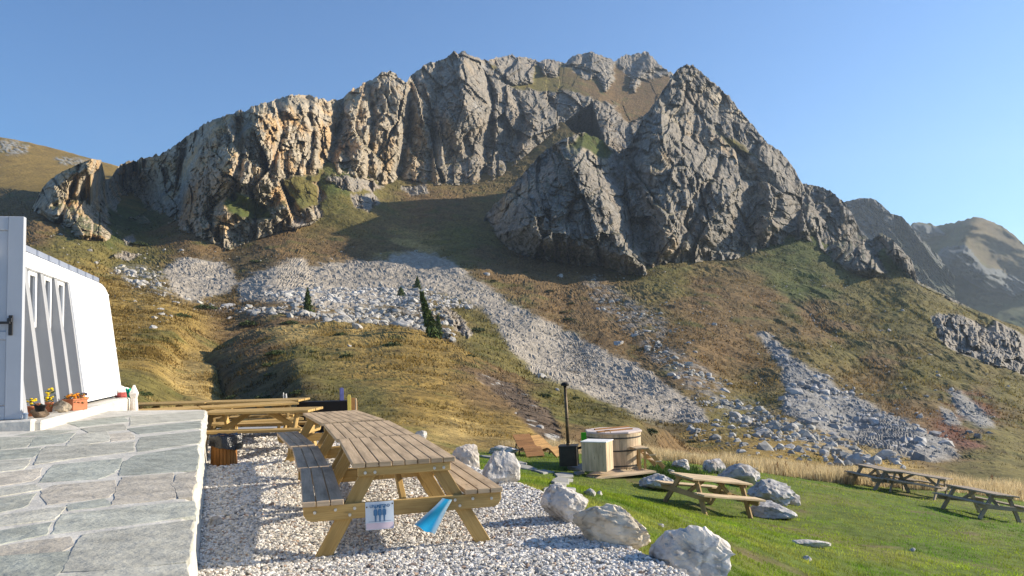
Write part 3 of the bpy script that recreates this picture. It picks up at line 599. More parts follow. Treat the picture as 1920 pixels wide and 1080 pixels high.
knoll.lift((fbm(pq/6, 4)*.6+np.maximum(ridged(pq/1.9, 3)-.1, 0)*.22*sstep(-.2, .2, fbm(pq/7, 3))+np.maximum(fbm(pq/.8, 3)-.1, 0)*.28)*kf)
BANK = [(885, 700), (930, 705), (985, 740), (1030, 770), (1055, 815), (1045, 840), (1000, 815), (950, 755), (905, 725)]
bk = sstep(-4, 6, sdf(BANK, x, y)+fbm(p/2, 3)*12); knoll.push(bk*(.5+fbm(p/.8, 3)*.9))
p = knoll.p()
SWK = [(380, 680, OLIVE), (420, 700, DKB), (480, 660, BROWN), (520, 720, DKB), (560, 680, OLIVE), (600, 630, GOLD), (650, 612, STRAW), (560, 618, STRAW), (760, 620, GOLD), (850, 660, GOLD), (700, 690, GOLD), (640, 730, OLIVE), (760, 720, GOLD), (850, 740, GOLD), (800, 780, GOLD), (700, 770, OLIVE), (900, 790, GOLD), (930, 720, BROWN), (960, 740, BROWN), (1010, 790, BROWN), (960, 800, GOLD), (900, 700, BROWN), (1050, 750, OLIVE), (1100, 770, OLIVE), (1150, 800, OLIVE), (1220, 815, DKB), (1250, 840, BROWN), (1100, 820, BROWN), (450, 740, DKB), (350, 720, GOLD), (550, 780, DKB), (850, 820, STRAW)]
c = grasscol(SWK, p, x, y, .55)
c = c*(1-bk[:, None])+np.array([.12, .085, .055])*(1+.5*fbm(p/.5, 2))[:, None]*bk[:, None]
pk = sstep(.25, .4, fbm(p/1.1+33, 2))*bk; c = c*(1-pk[:, None])+np.array([.4, .38, .34])*pk[:, None]
knoll.build({'list': [('knoll', MT['grass'], False)], 'owner': whole}, c, [(2, -.3), (10, -3), (30, -12)])
# ------------------------------------------------------------ near ground: lawn, gravel, terrace
LC = [(.2, 9.4, -.02), (.5, 7.5, -.06), (1.0, 5.9, -.1), (1.2, 4.5, -.12), (.9, 14, -.72), (1.4, 22, -1.72), (2.75, 23, -1.83), (.6, 27, -1.9), (-.4, 27, -1.8), (4.44, 18.97, -2.27), (13.3, 29.6, -3.83), (13.7, 24, -3.67), (16.2, 31, -4.15),
      (8.9, 13.9, -2.65), (3.2, 9, -1.35), (2.3, 7.5, -.85), (6, 9, -2.3), (20, 25, -4.7), (0, 34, -2.35), (6, 34, -2.95), (14, 36, -4.3), (-3, 20, -.9), (-4, 27, -1.7), (-8, 25, -1.5), (24, 36, -5.5), (-12, 18, -.7), (-2, 8, -.2), (-3, 12, -.2), (-1, 5, -.2), (-5, 16, -.3), (14, 8, -3.4), (4, 4, -1.6), (26, 14, -4.9), (19, 30, -4.6), (-12, 36, -2.6), (7, 24, -2.5)]
_lt = TPS([(a, b) for a, b, c in LC], [c for a, b, c in LC], 10., 2e-3)
def Zl(x, y):
    x = np.asarray(x, float); y = np.asarray(y, float); q = np.stack([x.ravel(), y.ravel(), x.ravel()*0], 1)
    n = (fbm(q/2.1, 3)*.07+fbm(q/.5, 2)*.02).reshape(x.shape)
    return _lt(x, y)+n-np.maximum(y-36, 0)*.25
def on_lawn(px, py, z=0.):
    d = ray(px, py); Y = np.linspace(4.5, 42, 1500); P = CAM+d*Y[:, None]
    k = np.argmax(P[:, 2] < Zl(P[:, 0], P[:, 1])+z); return P[k] if k else CAM+d*33
GE = [(1.6, 2.5), (1.35, 4.5), (1.12, 5.9), (.75, 7.0), (.5, 7.9), (.3, 9.2), (-.15, 10.3), (-.9, 12), (-1.5, 14), (-2.4, 16.5), (-3.5, 19.5), (-13, 19.5), (-13, 2.5)]
E0 = np.array([-1.33, 3.18]); EV = np.array([-.3548, .9349]); EN = np.array([-.9349, -.3548])   # terrace edge: start, along, to the left
TERR_Z, TERR_K, TERR_L = .80, .042, 11.36
def terr_z(x, y): return TERR_Z+TERR_K*np.maximum((np.asarray(x)-E0[0])*EN[0]+(np.asarray(y)-E0[1])*EN[1], 0)
def on_terr(px, py):
    d = ray(px, py); n = np.array([-TERR_K*EN[0], -TERR_K*EN[1], 1.]); p0 = np.array([*E0, TERR_Z])
    return CAM+d*(((p0-CAM)@n)/(d@n))
# lawn sheet
gx, gy = np.meshgrid(np.arange(-16, 30, .2), np.arange(2.5, 42, .2), indexing='ij'); gz = Zl(gx, gy)
sg = sdf(GE, gx, gy); gz = gz-.4*sstep(.1, .6, sg)
P = np.stack([gx, gy, gz], -1); nx, ny = gx.shape; idx = np.arange(nx*ny).reshape(nx, ny)
F = np.stack([idx[:-1, :-1], idx[1:, :-1], idx[1:, 1:], idx[:-1, 1:]], -1).reshape(-1, 4)
q = P.reshape(-1, 3).astype(np.float32); dry = sstep(.0, .35, fbm(q/2.6, 3)+.25*sstep(-1.6, 0, sg.ravel()))
EDGE = [(-16, 29), (-3, 29.5), (.5, 29.5), (4, 29), (8, 29.5), (12, 30), (17, 30.5), (30, 31)]
bare = sstep(.16, .4, fbm(np.c_[q[:, :2], q[:, 2]*0].astype(np.float32)/1.3+57, 4))[:, None]
far = sstep(-.5, .8, q[:, 1]-interp(EDGE, q[:, 0]))
c = np.array([.10, .14, .022])*(1-dry[:, None]*.6)+np.array([.18, .16, .05])*dry[:, None]*.6
c = c*(1-.75*bare)+np.array([.15, .11, .06])*.75*bare; c = c*(1-far[:, None])+np.array([.30, .21, .08])*far[:, None]
tag(link('lawn', npmesh('lawn', q, F, MT['lawn'], c, True)), kind='structure')
# gravel sheet
gx, gy = np.meshgrid(np.arange(-10, 2.2, .1), np.arange(2.6, 19.6, .1), indexing='ij'); sg = sdf(GE, gx, gy)
q0 = np.stack([gx, gy, gx*0], -1).reshape(-1, 3).astype(np.float32)
gz = fbm(q0/1.1, 2).reshape(gx.shape)*.02-.5*sstep(.05, -.7, sg); nx, ny = gx.shape; idx = np.arange(nx*ny).reshape(nx, ny)
F = np.stack([idx[:-1, :-1], idx[1:, :-1], idx[1:, 1:], idx[:-1, 1:]], -1).reshape(-1, 4); F = F[(sg.ravel()[F] > -.7).all(1)]
V = np.stack([gx, gy, gz], -1).reshape(-1, 3); u, inv = np.unique(F, return_inverse=True)
tag(link('gravel', npmesh('gravel', V[u], inv.reshape(-1, 4), MT['gravel'], np.full((len(u), 3), .40)*(1, .97, .92), True)), kind='structure')
# terrace body with a ragged mortared edge
ua = np.arange(-3.6, TERR_L+.001, .04); prof = [(9, 0), (6, 0), (3.5, 0), (2, 0), (1, 0), (.5, 0), (.25, 0), (.12, 0), (.05, -.005), (.01, -.03), (-.005, -.1), (.0, -.18), (.03, -.26), (.02, -.4), (.03, -.6), (.0, -.85), (.0, -1.0)]
rows = []
for d, dz in prof:
    o = E0+ua[:, None]*EV+EN*d; q = np.c_[o, np.full(len(ua), dz*3)].astype(np.float32)
    j = (fbm(q/.35, 4)*.05+fbm(q/.09, 2)*.018)*(1 if d < .3 else 0); o = o-EN*j[:, None]
    rows.append(np.c_[o, TERR_Z+TERR_K*max(d, 0)+dz+(j*.35 if d < .06 else j*.05)])
V = np.stack(rows, 1); nx, ny = V.shape[:2]; idx = np.arange(nx*ny).reshape(nx, ny)
F = np.stack([idx[:-1, :-1], idx[:-1, 1:], idx[1:, 1:], idx[1:, :-1]], -1).reshape(-1, 4)
endr = V[-1].copy(); endr[:, 2] = -.3; V2 = np.concatenate([V.reshape(-1, 3), endr]); e0 = nx*ny
F = np.concatenate([F, np.array([(idx[-1, k], idx[-1, k+1], e0+k+1, e0+k) for k in range(ny-1)])])
terrace = tag(link('terrace', npmesh('terrace', V2, F, MT['mortar'], None, False)), kind='structure')
SL = [[(0, 300), (200, 300), (145, 355), (0, 370)], [(210, 295), (420, 278), (360, 330), (165, 355)], [(430, 290), (600, 262), (612, 322), (362, 358)], [(618, 285), (730, 270), (755, 310), (628, 324)], [(0, 378), (230, 360), (185, 412), (0, 428)], [(265, 355), (750, 328), (735, 380), (420, 420), (197, 455), (237, 380)], [(800, 300), (1128, 264), (1110, 332), (778, 383), (772, 350)], [(762, 406), (1110, 346), (1103, 484), (800, 508), (672, 514), (692, 450)], [(0, 437), (168, 427), (128, 480), (0, 495)], [(0, 507), (233, 474), (188, 543), (0, 574)], [(312, 458), (686, 420), (636, 500), (556, 533), (224, 553)], [(0, 590), (188, 568), (213, 597), (0, 633)], [(247, 602), (302, 574), (638, 544), (638, 600), (598, 638), (262, 678)], [(694, 528), (976, 504), (961, 560), (985, 640), (940, 648), (634, 678)], [(998, 512), (1100, 494), (1080, 636), (1004, 642), (978, 570)], [(0, 648), (198, 618), (128, 695), (0, 723)], [(398, 682), (588, 648), (608, 684), (402, 710)], [(58, 738), (366, 694), (288, 764), (0, 798), (0, 752)], [(367, 734), (620, 709), (1076, 660), (1080, 742), (720, 792), (304, 843)], [(0, 832), (276, 784), (238, 848), (0, 903)], [(480, 854), (900, 794), (1076, 770), (1040, 998), (700, 1036), (362, 1056)], [(0, 918), (376, 864), (396, 908), (328, 943), (0, 963)], [(0, 978), (388, 948), (300, 1090), (0, 1120)], [(326, 1084), (1028, 1020), (1010, 1260), (300, 1300)], [(0, 1140), (280, 1110), (240, 1320), (0, 1360)],
      [(380, 217), (700, 188), (720, 212), (450, 243)], [(742, 182), (1150, 150), (1138, 198), (732, 236)], [(90, 290), (250, 262), (430, 262), (290, 286)], [(722, 252), (1128, 208), (1120, 248), (780, 283)], [(462, 252), (695, 228), (705, 258), (500, 274)], [(520, 196), (735, 178), (735, 184), (560, 200)]]
VV = []; FF = []; CC = []; nb = 0
for k, poly in enumerate(SL):
    P = np.array([on_terr(a/3, 720+b/3) for a, b in poly]); pts = []
    for a, b in zip(P, np.roll(P, -1, 0)):
        n = max(2, int(np.linalg.norm(b-a)/.05)); pts += [a+(b-a)*t for t in np.linspace(0, 1, n, endpoint=False)]
    pts = np.array(pts)
    cq = pts.mean(0); ln_ = np.linalg.norm(pts-cq, axis=1)[:, None]; pts = cq+(pts-cq)*(1+.022/ln_)
    for _ in range(0): pts = .5*pts+.25*np.roll(pts, 1, 0)+.25*np.roll(pts, -1, 0)
    j = np.c_[fbm((pts*7+k).astype(np.float32), 3), fbm((pts*7+k+50).astype(np.float32), 3)]*.022; pts[:, :2] += j
    cen = pts.mean(0); n = len(pts); top = pts.copy(); top[:, 2] += .0015+.001*(k % 3); inn = cen+(top-cen)*.985; inn[:, 2] = top[:, 2]+.0015; cc = cen.copy(); cc[2] = cen[2]+.005+.002*(k % 3)
    low = pts.copy(); low[:, 2] -= .03
    VV += [low, top, inn, cc[None]]
    for i in range(n):
        i2 = (i+1) % n
        FF += [(nb+i, nb+i2, nb+n+i2), (nb+i, nb+n+i2, nb+n+i), (nb+n+i, nb+n+i2, nb+2*n+i2), (nb+n+i, nb+2*n+i2, nb+2*n+i), (nb+2*n+i, nb+2*n+i2, nb+3*n)]
    base = np.array([(.385, .39, .335), (.34, .355, .31), (.43, .42, .36)][k % 3]) if k not in (3, 12, 13, 14, 21, 9) else np.array([.47, .43, .36])
    CC.append(np.repeat(base[None]*(1+.1*math.sin(k*7.1)), 3*n+1, 0)); nb += 3*n+1
link('flagstones', npmesh('flagstones', np.concatenate(VV), FF, MT['stone'], np.concatenate(CC), False), terrace)

# ------------------------------------------------------------ stones and boulders
_ico = {}
def ico(sub):
    if sub not in _ico:
        bm = bmesh.new(); bmesh.ops.create_icosphere(bm, subdivisions=sub, radius=1); bm.verts.ensure_lookup_table()
        _ico[sub] = (np.array([v.co[:] for v in bm.verts]), np.array([[v.index for v in f.verts] for f in bm.faces])); bm.free()
    return _ico[sub]
def rockshape(seed, sub=3, cuts=9, rough=.06, dims=(1, .8, .6)):
    r = np.random.default_rng(seed); d, F = ico(sub); n = r.normal(size=(cuts, 3)); n /= np.linalg.norm(n, axis=1)[:, None]
    h = r.uniform(.5, .86, cuts); dt = d@n.T; rad = np.where(dt > .05, h/np.maximum(dt, .05), 9).min(1); rad = np.minimum(rad, 1.05)
    V = d*rad[:, None]
    if sub > 1:
        q = (V*1.6+seed*3.7).astype(np.float32); V = V*(1+rough*(ridged(q*1.1, 4)*1.2+fbm(q*4, 4)*.7)[:, None]); f1, f2, i, t = worley(q*1.7); V = V*(1+rough*(t*1.2+(_J[i, 0]-.5)*.5)[:, None])
    return V*np.array(dims), F
def boulder(name, p, w, h, dep, seed, col, label, cat='boulder', rz=None, sink=.2, cuts=9, rough=.07, group=None, sub=4, shape=None):
    V, F = rockshape(seed, sub, cuts, rough)
    if shape: V = shape(V)
    V = (V-(V.max(0)+V.min(0))/2)/(V.max(0)-V.min(0))*np.array([w, dep, h/(1-sink)]); V[:, 2] += h/2*(1+sink*0)-sink*h/2
    q = (V*4+seed).astype(np.float32); k = fbm(q, 4); st = sstep(.1, .4, fbm(q*.5+9, 3))
    c = np.array(col)*(1+.28*k[:, None]); f1, f2, i, t = worley(q*1.1); c = c*(1-.35*st[:, None])+np.array([.40, .31, .20])*.35*st[:, None]; li = sstep(.08, .3, fbm(q*2.2+31, 4)); c = c*(1-.38*li[:, None]); c = c*(1-.4*sstep(0., .07, .07-(f2-f1)))[:, None]; c = c*(.9+.25*_J[i, 1])[:, None]
    me = npmesh(name, V, F, MT['bigstone'], np.clip(c, .02, .9), False)
    o = link(name, me, None, p); o.rotation_euler = (0, 0, rz if rz is not None else 0); return tag(o, label, cat, group)
def scatter(name, bases, pos, scl, col, mat, kind=None, flat=1., smooth=False):
    """many small solids as one mesh; random turn about all axes"""
    n = len(pos); which = RNG.integers(0, len(bases), n); VV = []; FF = []; CC = []; nb = 0
    for b, (V, F) in enumerate(bases):
        i = np.where(which == b)[0]; m = len(i)
        if not m: continue
        a = RNG.uniform(0, 2*np.pi, m); t = RNG.normal(0, .5, m); ca, sa, ct, st = np.cos(a), np.sin(a), np.cos(t), np.sin(t)
        R = np.zeros((m, 3, 3)); R[:, 0, 0] = ca; R[:, 0, 1] = -sa*ct; R[:, 0, 2] = sa*st; R[:, 1, 0] = sa; R[:, 1, 1] = ca*ct; R[:, 1, 2] = -ca*st; R[:, 2, 1] = st; R[:, 2, 2] = ct
        W = np.einsum('mij,vj->mvi', R, V)*np.asarray(scl)[i][:, None, None]; W[..., 2] *= flat; W += np.asarray(pos)[i][:, None]
        VV.append(W.reshape(-1, 3)); FF.append((F[None]+(np.arange(m)*len(V))[:, None, None]+nb).reshape(-1, F.shape[1])); CC.append(np.repeat(np.asarray(col)[i], len(V), 0)); nb += m*len(V)
    o = link(name, npmesh(name, np.concatenate(VV), np.concatenate(FF), mat, np.concatenate(CC), smooth))
    return tag(o, kind=kind) if kind else o
PEB = [rockshape(100+k, 1, 7, 0, (1, .75+.05*k, .6)) for k in range(6)]
# white gravel: real stones, finer near the camera
A = []
for y0, y1, n, s0 in ((4.6, 8.2, 42000, .0165), (8.2, 12, 26000, .021), (12, 18.5, 15000, .032)):
    x = RNG.uniform(-8, 1.4, n*2); y = RNG.uniform(y0, y1, n*2); d = (x-E0[0])*EN[0]+(y-E0[1])*EN[1]; s = sdf(GE, x, y)
    k = (s > RNG.uniform(-.45, .08, n*2)) & ((d < .0) | ((x-E0[0])*EV[0]+(y-E0[1])*EV[1] > TERR_L+.1)) & (np.abs(960+FPX*x/y-960) < 1100)
    x, y, s = x[k][:n], y[k][:n], s[k][:n]
    A.append(np.c_[x, y, -.5*sstep(.05, -.7, s)+.004, s0*RNG.lognormal(0, .28, len(x))])
A = np.concatenate(A); n = len(A); A[:, 2] += RNG.uniform(0, .012, n)
g = RNG.choice(6, n, p=[.34, .24, .16, .12, .09, .05]); pal = np.array([(.74, .71, .66), (.64, .61, .56), (.52, .50, .46), (.66, .60, .50), (.34, .325, .30), (.44, .32, .24)])
scatter('gravel_stones', PEB, A[:, :3], A[:, 3], pal[g]*RNG.uniform(.85, 1.1, (n, 1)), MT['gravel'], 'stuff')

WHITE = (.62, .58, .53); CREAM = (.64, .56, .43); GREY = (.47, .455, .44); DARK = (.05, .047, .045)
def peak(V): V = V.copy(); V[:, 0] *= 1-.5*np.clip(V[:, 2], -.2, 1); return V
def lb(px, py, wpx, hpx, seed, col, label, Y=None, z=None, rz=0, dep=.8, sink=.25, cuts=9, group=None, rough=.075, shape=None, name='boulder'):
    p = onz(px, py, z) if z is not None else on_lawn(px, py)
    s = p[1]/FPX; w = wpx*s
    p = p+np.array([0, w*dep*.35, 0]); p[2] = (Zl(p[0], p[1]) if z is None else z)
    return boulder(name, p, w, hpx*s*1.05, w*dep, seed, col, label, 'boulder' if wpx > 28 else 'rock', rz, sink, cuts, rough, group, 5 if wpx > 90 else 4 if wpx > 35 else 3, shape)
lb(1062, 982, 92, 64, 11, WHITE, 'rounded white boulder at the gravel edge, farthest back of the three near ones', z=0, cuts=7)
lb(1152, 1022, 150, 64, 12, CREAM, 'long cream boulder between two white ones at the gravel edge', z=0, rz=-.35, dep=.6, cuts=8)
lb(1308, 1078, 160, 76, 13, WHITE, 'big white boulder in the bottom foreground, cut by the lower picture edge', z=-.1, rz=-.3, dep=.7, cuts=8)
lb(938, 910, 78, 56, 14, WHITE, 'pointed boulder just behind the right bench, its left side in shade', z=0, shape=peak, cuts=8)
lb(872, 884, 56, 44, 16, (.56, .5, .44), 'pinkish boulder half hidden behind the tabletop corner', z=-.15)
lb(945, 853, 58, 16, 17, WHITE, 'long low white rock on the grass left of the wooden loungers', dep=.5)
lb(789, 822, 22, 13, 18, WHITE, 'small white rock showing just over the far right table edge', z=-.05)
lb(1343, 889, 44, 24, 19, (.50, .47, .45), 'upright grey rock standing right behind the pale picnic table', cuts=7)
lb(1279, 886, 36, 22, 20, WHITE, 'white rock in the low green plants right of the tub steps')
lb(1256, 893, 20, 11, 21, WHITE, 'small white rock in the plants below the tub platform')
lb(1236, 921, 66, 26, 22, (.5, .49, .48), 'flat grey rock left of and behind the pale picnic table', dep=.9)
lb(1392, 912, 78, 34, 23, GREY, 'grey boulder under the right end of the pale table top')
lb(1453, 946, 84, 36, 24, GREY, 'largest grey boulder, right of the pale picnic table', rough=.12)
lb(1490, 948, 30, 18, 25, (.42, .39, .36), 'small brownish rock leaning on the largest grey boulder')
lb(1455, 974, 82, 24, 26, GREY, 'low wedge of grey rock in the grass in front of the grey boulders', shape=peak)
lb(1522, 1026, 80, 11, 27, WHITE, 'flat white ledge of rock lying in the lawn near the bottom', dep=.35)
lb(1289, 861, 22, 10, 28, DARK, 'small black rock at the lawn edge right of the tub')
lb(1890, 915, 30, 13, 29, (.13, .11, .10), 'dark brown rock at the lawn edge behind the rightmost table')
lb(1912, 921, 18, 9, 30, (.14, .12, .10), 'smaller dark rock by the right picture edge')
lb(1106, 930, 24, 13, 31, WHITE, 'little white rock at the end of the stepping stones')
lb(1124, 928, 12, 6, 32, WHITE, 'smallest white stone in the grass beside the stepping stones', sink=.4)
lb(1405, 884, 40, 7, 33, (.45, .44, .42), 'thin grey rock ledge in the grass behind the upright rock', sink=.4)
lb(1240, 990, 12, 6, 34, GREY, 'small grey stone in the lawn above the long cream boulder', sink=.4)
lb(1712, 1034, 14, 5, 35, GREY, 'small grey stone in the open lawn below the right tables', sink=.4)
lb(1516, 1052, 16, 7, 36, GREY, 'small grey stone in the lawn below the flat white ledge', sink=.4)
lb(402, 988, 26, 16, 37, WHITE, 'pale stone in the gravel beside the terrace edge', z=0)
# stepping stones
SS = [([(790, 285), (900, 275), (1010, 305), (985, 318), (850, 300)], 'upper left slab of the path, beyond the pointed boulder'), ([(850, 320), (940, 315), (1050, 340), (1130, 375), (1080, 382), (890, 350)], 'long slanting slab of the path left of the stove shadow'), ([(1080, 385), (1200, 380), (1320, 405), (1190, 420)], 'narrow slab where the stone path bends'), ([(1315, 425), (1400, 412), (1530, 425), (1530, 458), (1350, 458)], 'square slab just past the bend of the stone path'),
      ([(1290, 490), (1350, 463), (1530, 470), (1525, 500), (1480, 510), (1485, 545), (1320, 548), (1280, 520)], 'largest slab of the stone path in the grass'), ([(1255, 570), (1320, 555), (1455, 555), (1450, 580), (1270, 585)], 'thin slab below the largest one on the stone path'), ([(1190, 600), (1290, 588), (1560, 592), (1560, 628), (1200, 632)], 'wide slab where the stone path meets the gravel'), ([(480, 215), (600, 225), (730, 250), (700, 258), (520, 230)], 'farthest left slab, lying toward the loungers'), ([(1530, 405), (1650, 392), (1660, 410), (1560, 425)], 'slab in front of the pale wooden box'), ([(1460, 345), (1640, 305), (1655, 388), (1480, 365)], 'shaded slab between stove and pale wooden box')]
for k, (poly, lab) in enumerate(SS):
    P = np.array([on_lawn(820+a/6, 820+b/6) for a, b in poly]); c0 = P.mean(0); z = P[:, 2].mean()
    # a slab tilted with the ground
    cf = np.linalg.lstsq(np.c_[P[:, 0]-c0[0], P[:, 1]-c0[1], np.ones(len(P))], P[:, 2], rcond=None)[0]
    P = P-c0; top = [(a, b, cf[0]*a+cf[1]*b+cf[2]-c0[2]+.05) for a, b, _ in P]; low = [(a, b, h-.14) for a, b, h in top]; n = len(P)
    m = MB().add(low+top, [tuple(range(n))[::-1], tuple(range(n, 2*n))]+[(i, (i+1) % n, n+(i+1) % n, n+i) for i in range(n)])
    me = m.mesh('stepping_stone', MT['slab'] if 'slab' in MT else MT['plinth'], .015); tag(link('stepping_stone', me, None, c0), 'grey '+lab, 'stepping stone', 'slabs of the stone path across the lawn')

# ------------------------------------------------------------ picnic tables
def make_table(L, inset, wt, wb, wf, W=.86, nply=8, bolts=True, bev=.004):
    root = empty('picnic_table', (0, 0, 0)); pw = (W-.008*(nply-1))/nply
    top = MB()
    for k in range(nply): top.box((RNG.uniform(-.006, .006), -W/2+pw/2+k*(pw+.008), .73), (L, pw, .042))
    top.build('tabletop', wt, root, bev)
    for s in (-1, 1):
        b = MB()
        for k in range(3): b.box((RNG.uniform(-.008, .008), s*(.51+.05+k*.112), .445), (L+.02, .103, .042))
        b.build('bench', wb if s > 0 else (wb if wb is not MT['seat_lifted'] else MT['top']), root, bev)
    for e in (-1, 1):
        x = e*(L/2-inset)
        for s in (-1, 1):
            lg = MB(); a = np.array([x, s*.265, .705]); b = np.array([x, s*.685, -.02])
            R = np.c_[(b-a)/np.linalg.norm(b-a), np.cross((1, 0, 0), (b-a)/np.linalg.norm(b-a)), (1, 0, 0)]
            lg.box((a+b)/2, (np.linalg.norm(b-a), .12, .048), R); lg.build('leg', wf, root, bev)
        xo = x+e*.046
        cb = MB(); h0, h1 = .30, .422
        cb.prism([(-.83, h1), (-.83, h0+.06), (-.80, h0+.015), (-.76, h0), (.76, h0), (.80, h0+.015), (.83, h0+.06), (.83, h1)][::-1], -.022, .022, 0, np.array([[0, 0, 1], [1, 0, 0], [0, 1, 0]]), (xo, 0, 0))
        cb.build('crossbeam', wf, root, bev)
        MB().box((xo, 0, .672), (.042, .78, .072)).build('top_batten', wf, root, bev)
        br = MB(); br.bar((e*.20, 0, .70), (x-e*.03, 0, .37), .09, .045, (0, 1, 0)); br.build('brace', wf, root, bev)
    return root
GT = 'picnic tables end to end on the gravel'
def tbl(root, x, y, z, ang, label, group, tilt=(0, 0)):
    root.location = (x, y, z); root.rotation_euler = (tilt[0], tilt[1], ang); return tag(root, label, 'picnic table', group)
T1 = make_table(2.06, .09, MT['top'], MT['seat_lifted'], MT['pine'])
T2 = copy_tree(T1); T3 = copy_tree(T1)
_bm = MB().tube([(0, 0, 0), (-.014, 0, 0)], .013, 8).mesh('bolt', MT['bolt'])
for yy, zz in ((-.74, .375), (-.575, .385), (.74, .375), (.575, .385), (-.42, .385), (-.46, .335), (.42, .385), (.46, .335), (-.33, .665), (-.25, .665), (.33, .665), (.25, .665)):
    link('bolt', _bm, T1, (-1.03+.09-.046-(.0235 if zz < .5 else .0215), yy, zz))
if True:
    T3.scale = (1.07, 1, 1)
tbl(T1, -1.22, 7.70, .01, math.radians(105.6), 'weathered brown picnic table nearest the camera with two papers pinned to its end beam', GT)
tbl(T2, -1.84, 9.72, .01, math.radians(107.2), 'weathered brown picnic table in the middle of the row on the gravel', GT)
tbl(T3, -2.62, 11.9, .01, math.radians(111.2), 'weathered brown picnic table at the far end of the row, near the black box', GT)
FT = make_table(2.02, .24, MT['pine'], MT['pine'], MT['pine'], bolts=False)
FG = 'golden pine picnic tables in rows behind the terrace'
def ends(a, b, z):
    A = onz(*a, z); B = onz(*b, z); d = B-A; return A, B, math.atan2(d[1], d[0])
def place_ends(root, A, B, side, z, label, n=0, L=2.02, sc=1.):
    d = (B-A)[:2]; d = d/np.linalg.norm(d); nrm = np.array([-d[1], d[0]])*(1 if d[0] > 0 else -1)
    c = B[:2]-d*(L/2+n*(L+.03))*sc+nrm*.43
    tbl(root, c[0], c[1], z, math.atan2(d[1], d[0]), label, FG); root.scale = (sc, 1, 1)
A, B, a = ends((390, 774), (577, 769), .75); place_ends(FT, A, B, 1, 0, 'golden pine picnic table of the front row, right behind the waste bin')
r = copy_tree(FT); A, B, a = ends((215, 775), (560, 755.5), .74); place_ends(r, A, B, 1, 0, 'golden pine picnic table of the middle row, at its right end by the black panel', 0, 2.02, .9)
r = copy_tree(FT); place_ends(r, A, B, 1, 0, 'golden pine picnic table of the middle row, reaching left toward the white building', 1, 2.02, .9)
r = copy_tree(FT); A, B, a = ends((257, 763), (547, 752.5), .75); B[1] += .5; A[1] += .9; place_ends(r, A, B, 1, 0, 'golden pine picnic table of the back row, under the white posts', 0, 2.02, 1.)
r = copy_tree(FT); place_ends(r, A, B, 1, 0, 'golden pine picnic table of the back row, left one beside the green cloth', 1, 2.02, 1.)
# lawn tables: fitted to the ground under their tops
def lawn_table(root, cpx, label, group, Y, zf=None):
    C4 = np.array([at(a, b, 1.) for a, b in cpx])-CAM               # rays of the four top corners
    best = None
    for z in (np.linspace(-4.2, -.2, 161) if zf is None else [zf]):
        P = CAM+C4*((z-1.64)/C4[:, 2])[:, None]; e = abs(np.linalg.norm(P[2]-P[1])-2.0)+abs(np.linalg.norm(P[1]-P[0])-.80)
        if best is None or e < best[0]: best = (e, z, P)
    z, P = best[1], best[2]; c = P.mean(0); d = P[2]-P[1]
    ang = math.atan2(d[1], d[0]); dx = np.array([math.cos(ang), math.sin(ang)])
    e = .9; gx_ = float(Zl(c[0]+e, c[1])-Zl(c[0]-e, c[1]))/(2*e); gy_ = float(Zl(c[0], c[1]+e)-Zl(c[0], c[1]-e))/(2*e)
    zv = Vector((-gx_, -gy_, 1)).normalized(); xv = Vector((dx[0], dx[1], gx_*dx[0]+gy_*dx[1])).normalized(); yv = zv.cross(xv)
    R3_ = Matrix((xv, yv, zv)).transposed()
    root.location = (c[0], c[1], float(np.mean([Zl(c[0]+dx[0]*a-dx[1]*b, c[1]+dx[1]*a+dx[0]*b) for a in (-.7, .7) for b in (-.65, .65)]))); root.rotation_euler = R3_.to_euler(); tag(root, label, 'picnic table', group)
    return c
PT = make_table(1.95, .25, MT['pale_wood'], MT['pale_wood'], MT['pale_frame'], .8, 7, False)
LG = 'picnic tables standing on the lawn'
lawn_table(PT, [(1242, 904), (1286, 912), (1403, 894), (1357, 888)], 'pale new picnic table alone on the lawn among grey boulders', LG, 16.5)
RT = make_table(1.95, .25, MT['grey_wood'], MT['grey_wood'], MT['grey_wood'], .8, 7, False); R2 = copy_tree(RT); R3 = copy_tree(RT)
lawn_table(RT, [(1642, 868), (1594, 872), (1654, 886.5), (1700, 885)], 'greyish picnic table at the left of the joined pair by the dry grass', LG, 27)
lawn_table(R2, [(1700, 886.5), (1663, 889.4), (1734, 895.4), (1783, 896)], 'greyish picnic table at the right of the joined pair by the dry grass', LG, 27, -3.22)
lawn_table(R3, [(1803, 908), (1763, 909), (1860, 929.7), (1917, 930.6)], 'greyish picnic table farthest right, cut by the picture edge', LG, 21)
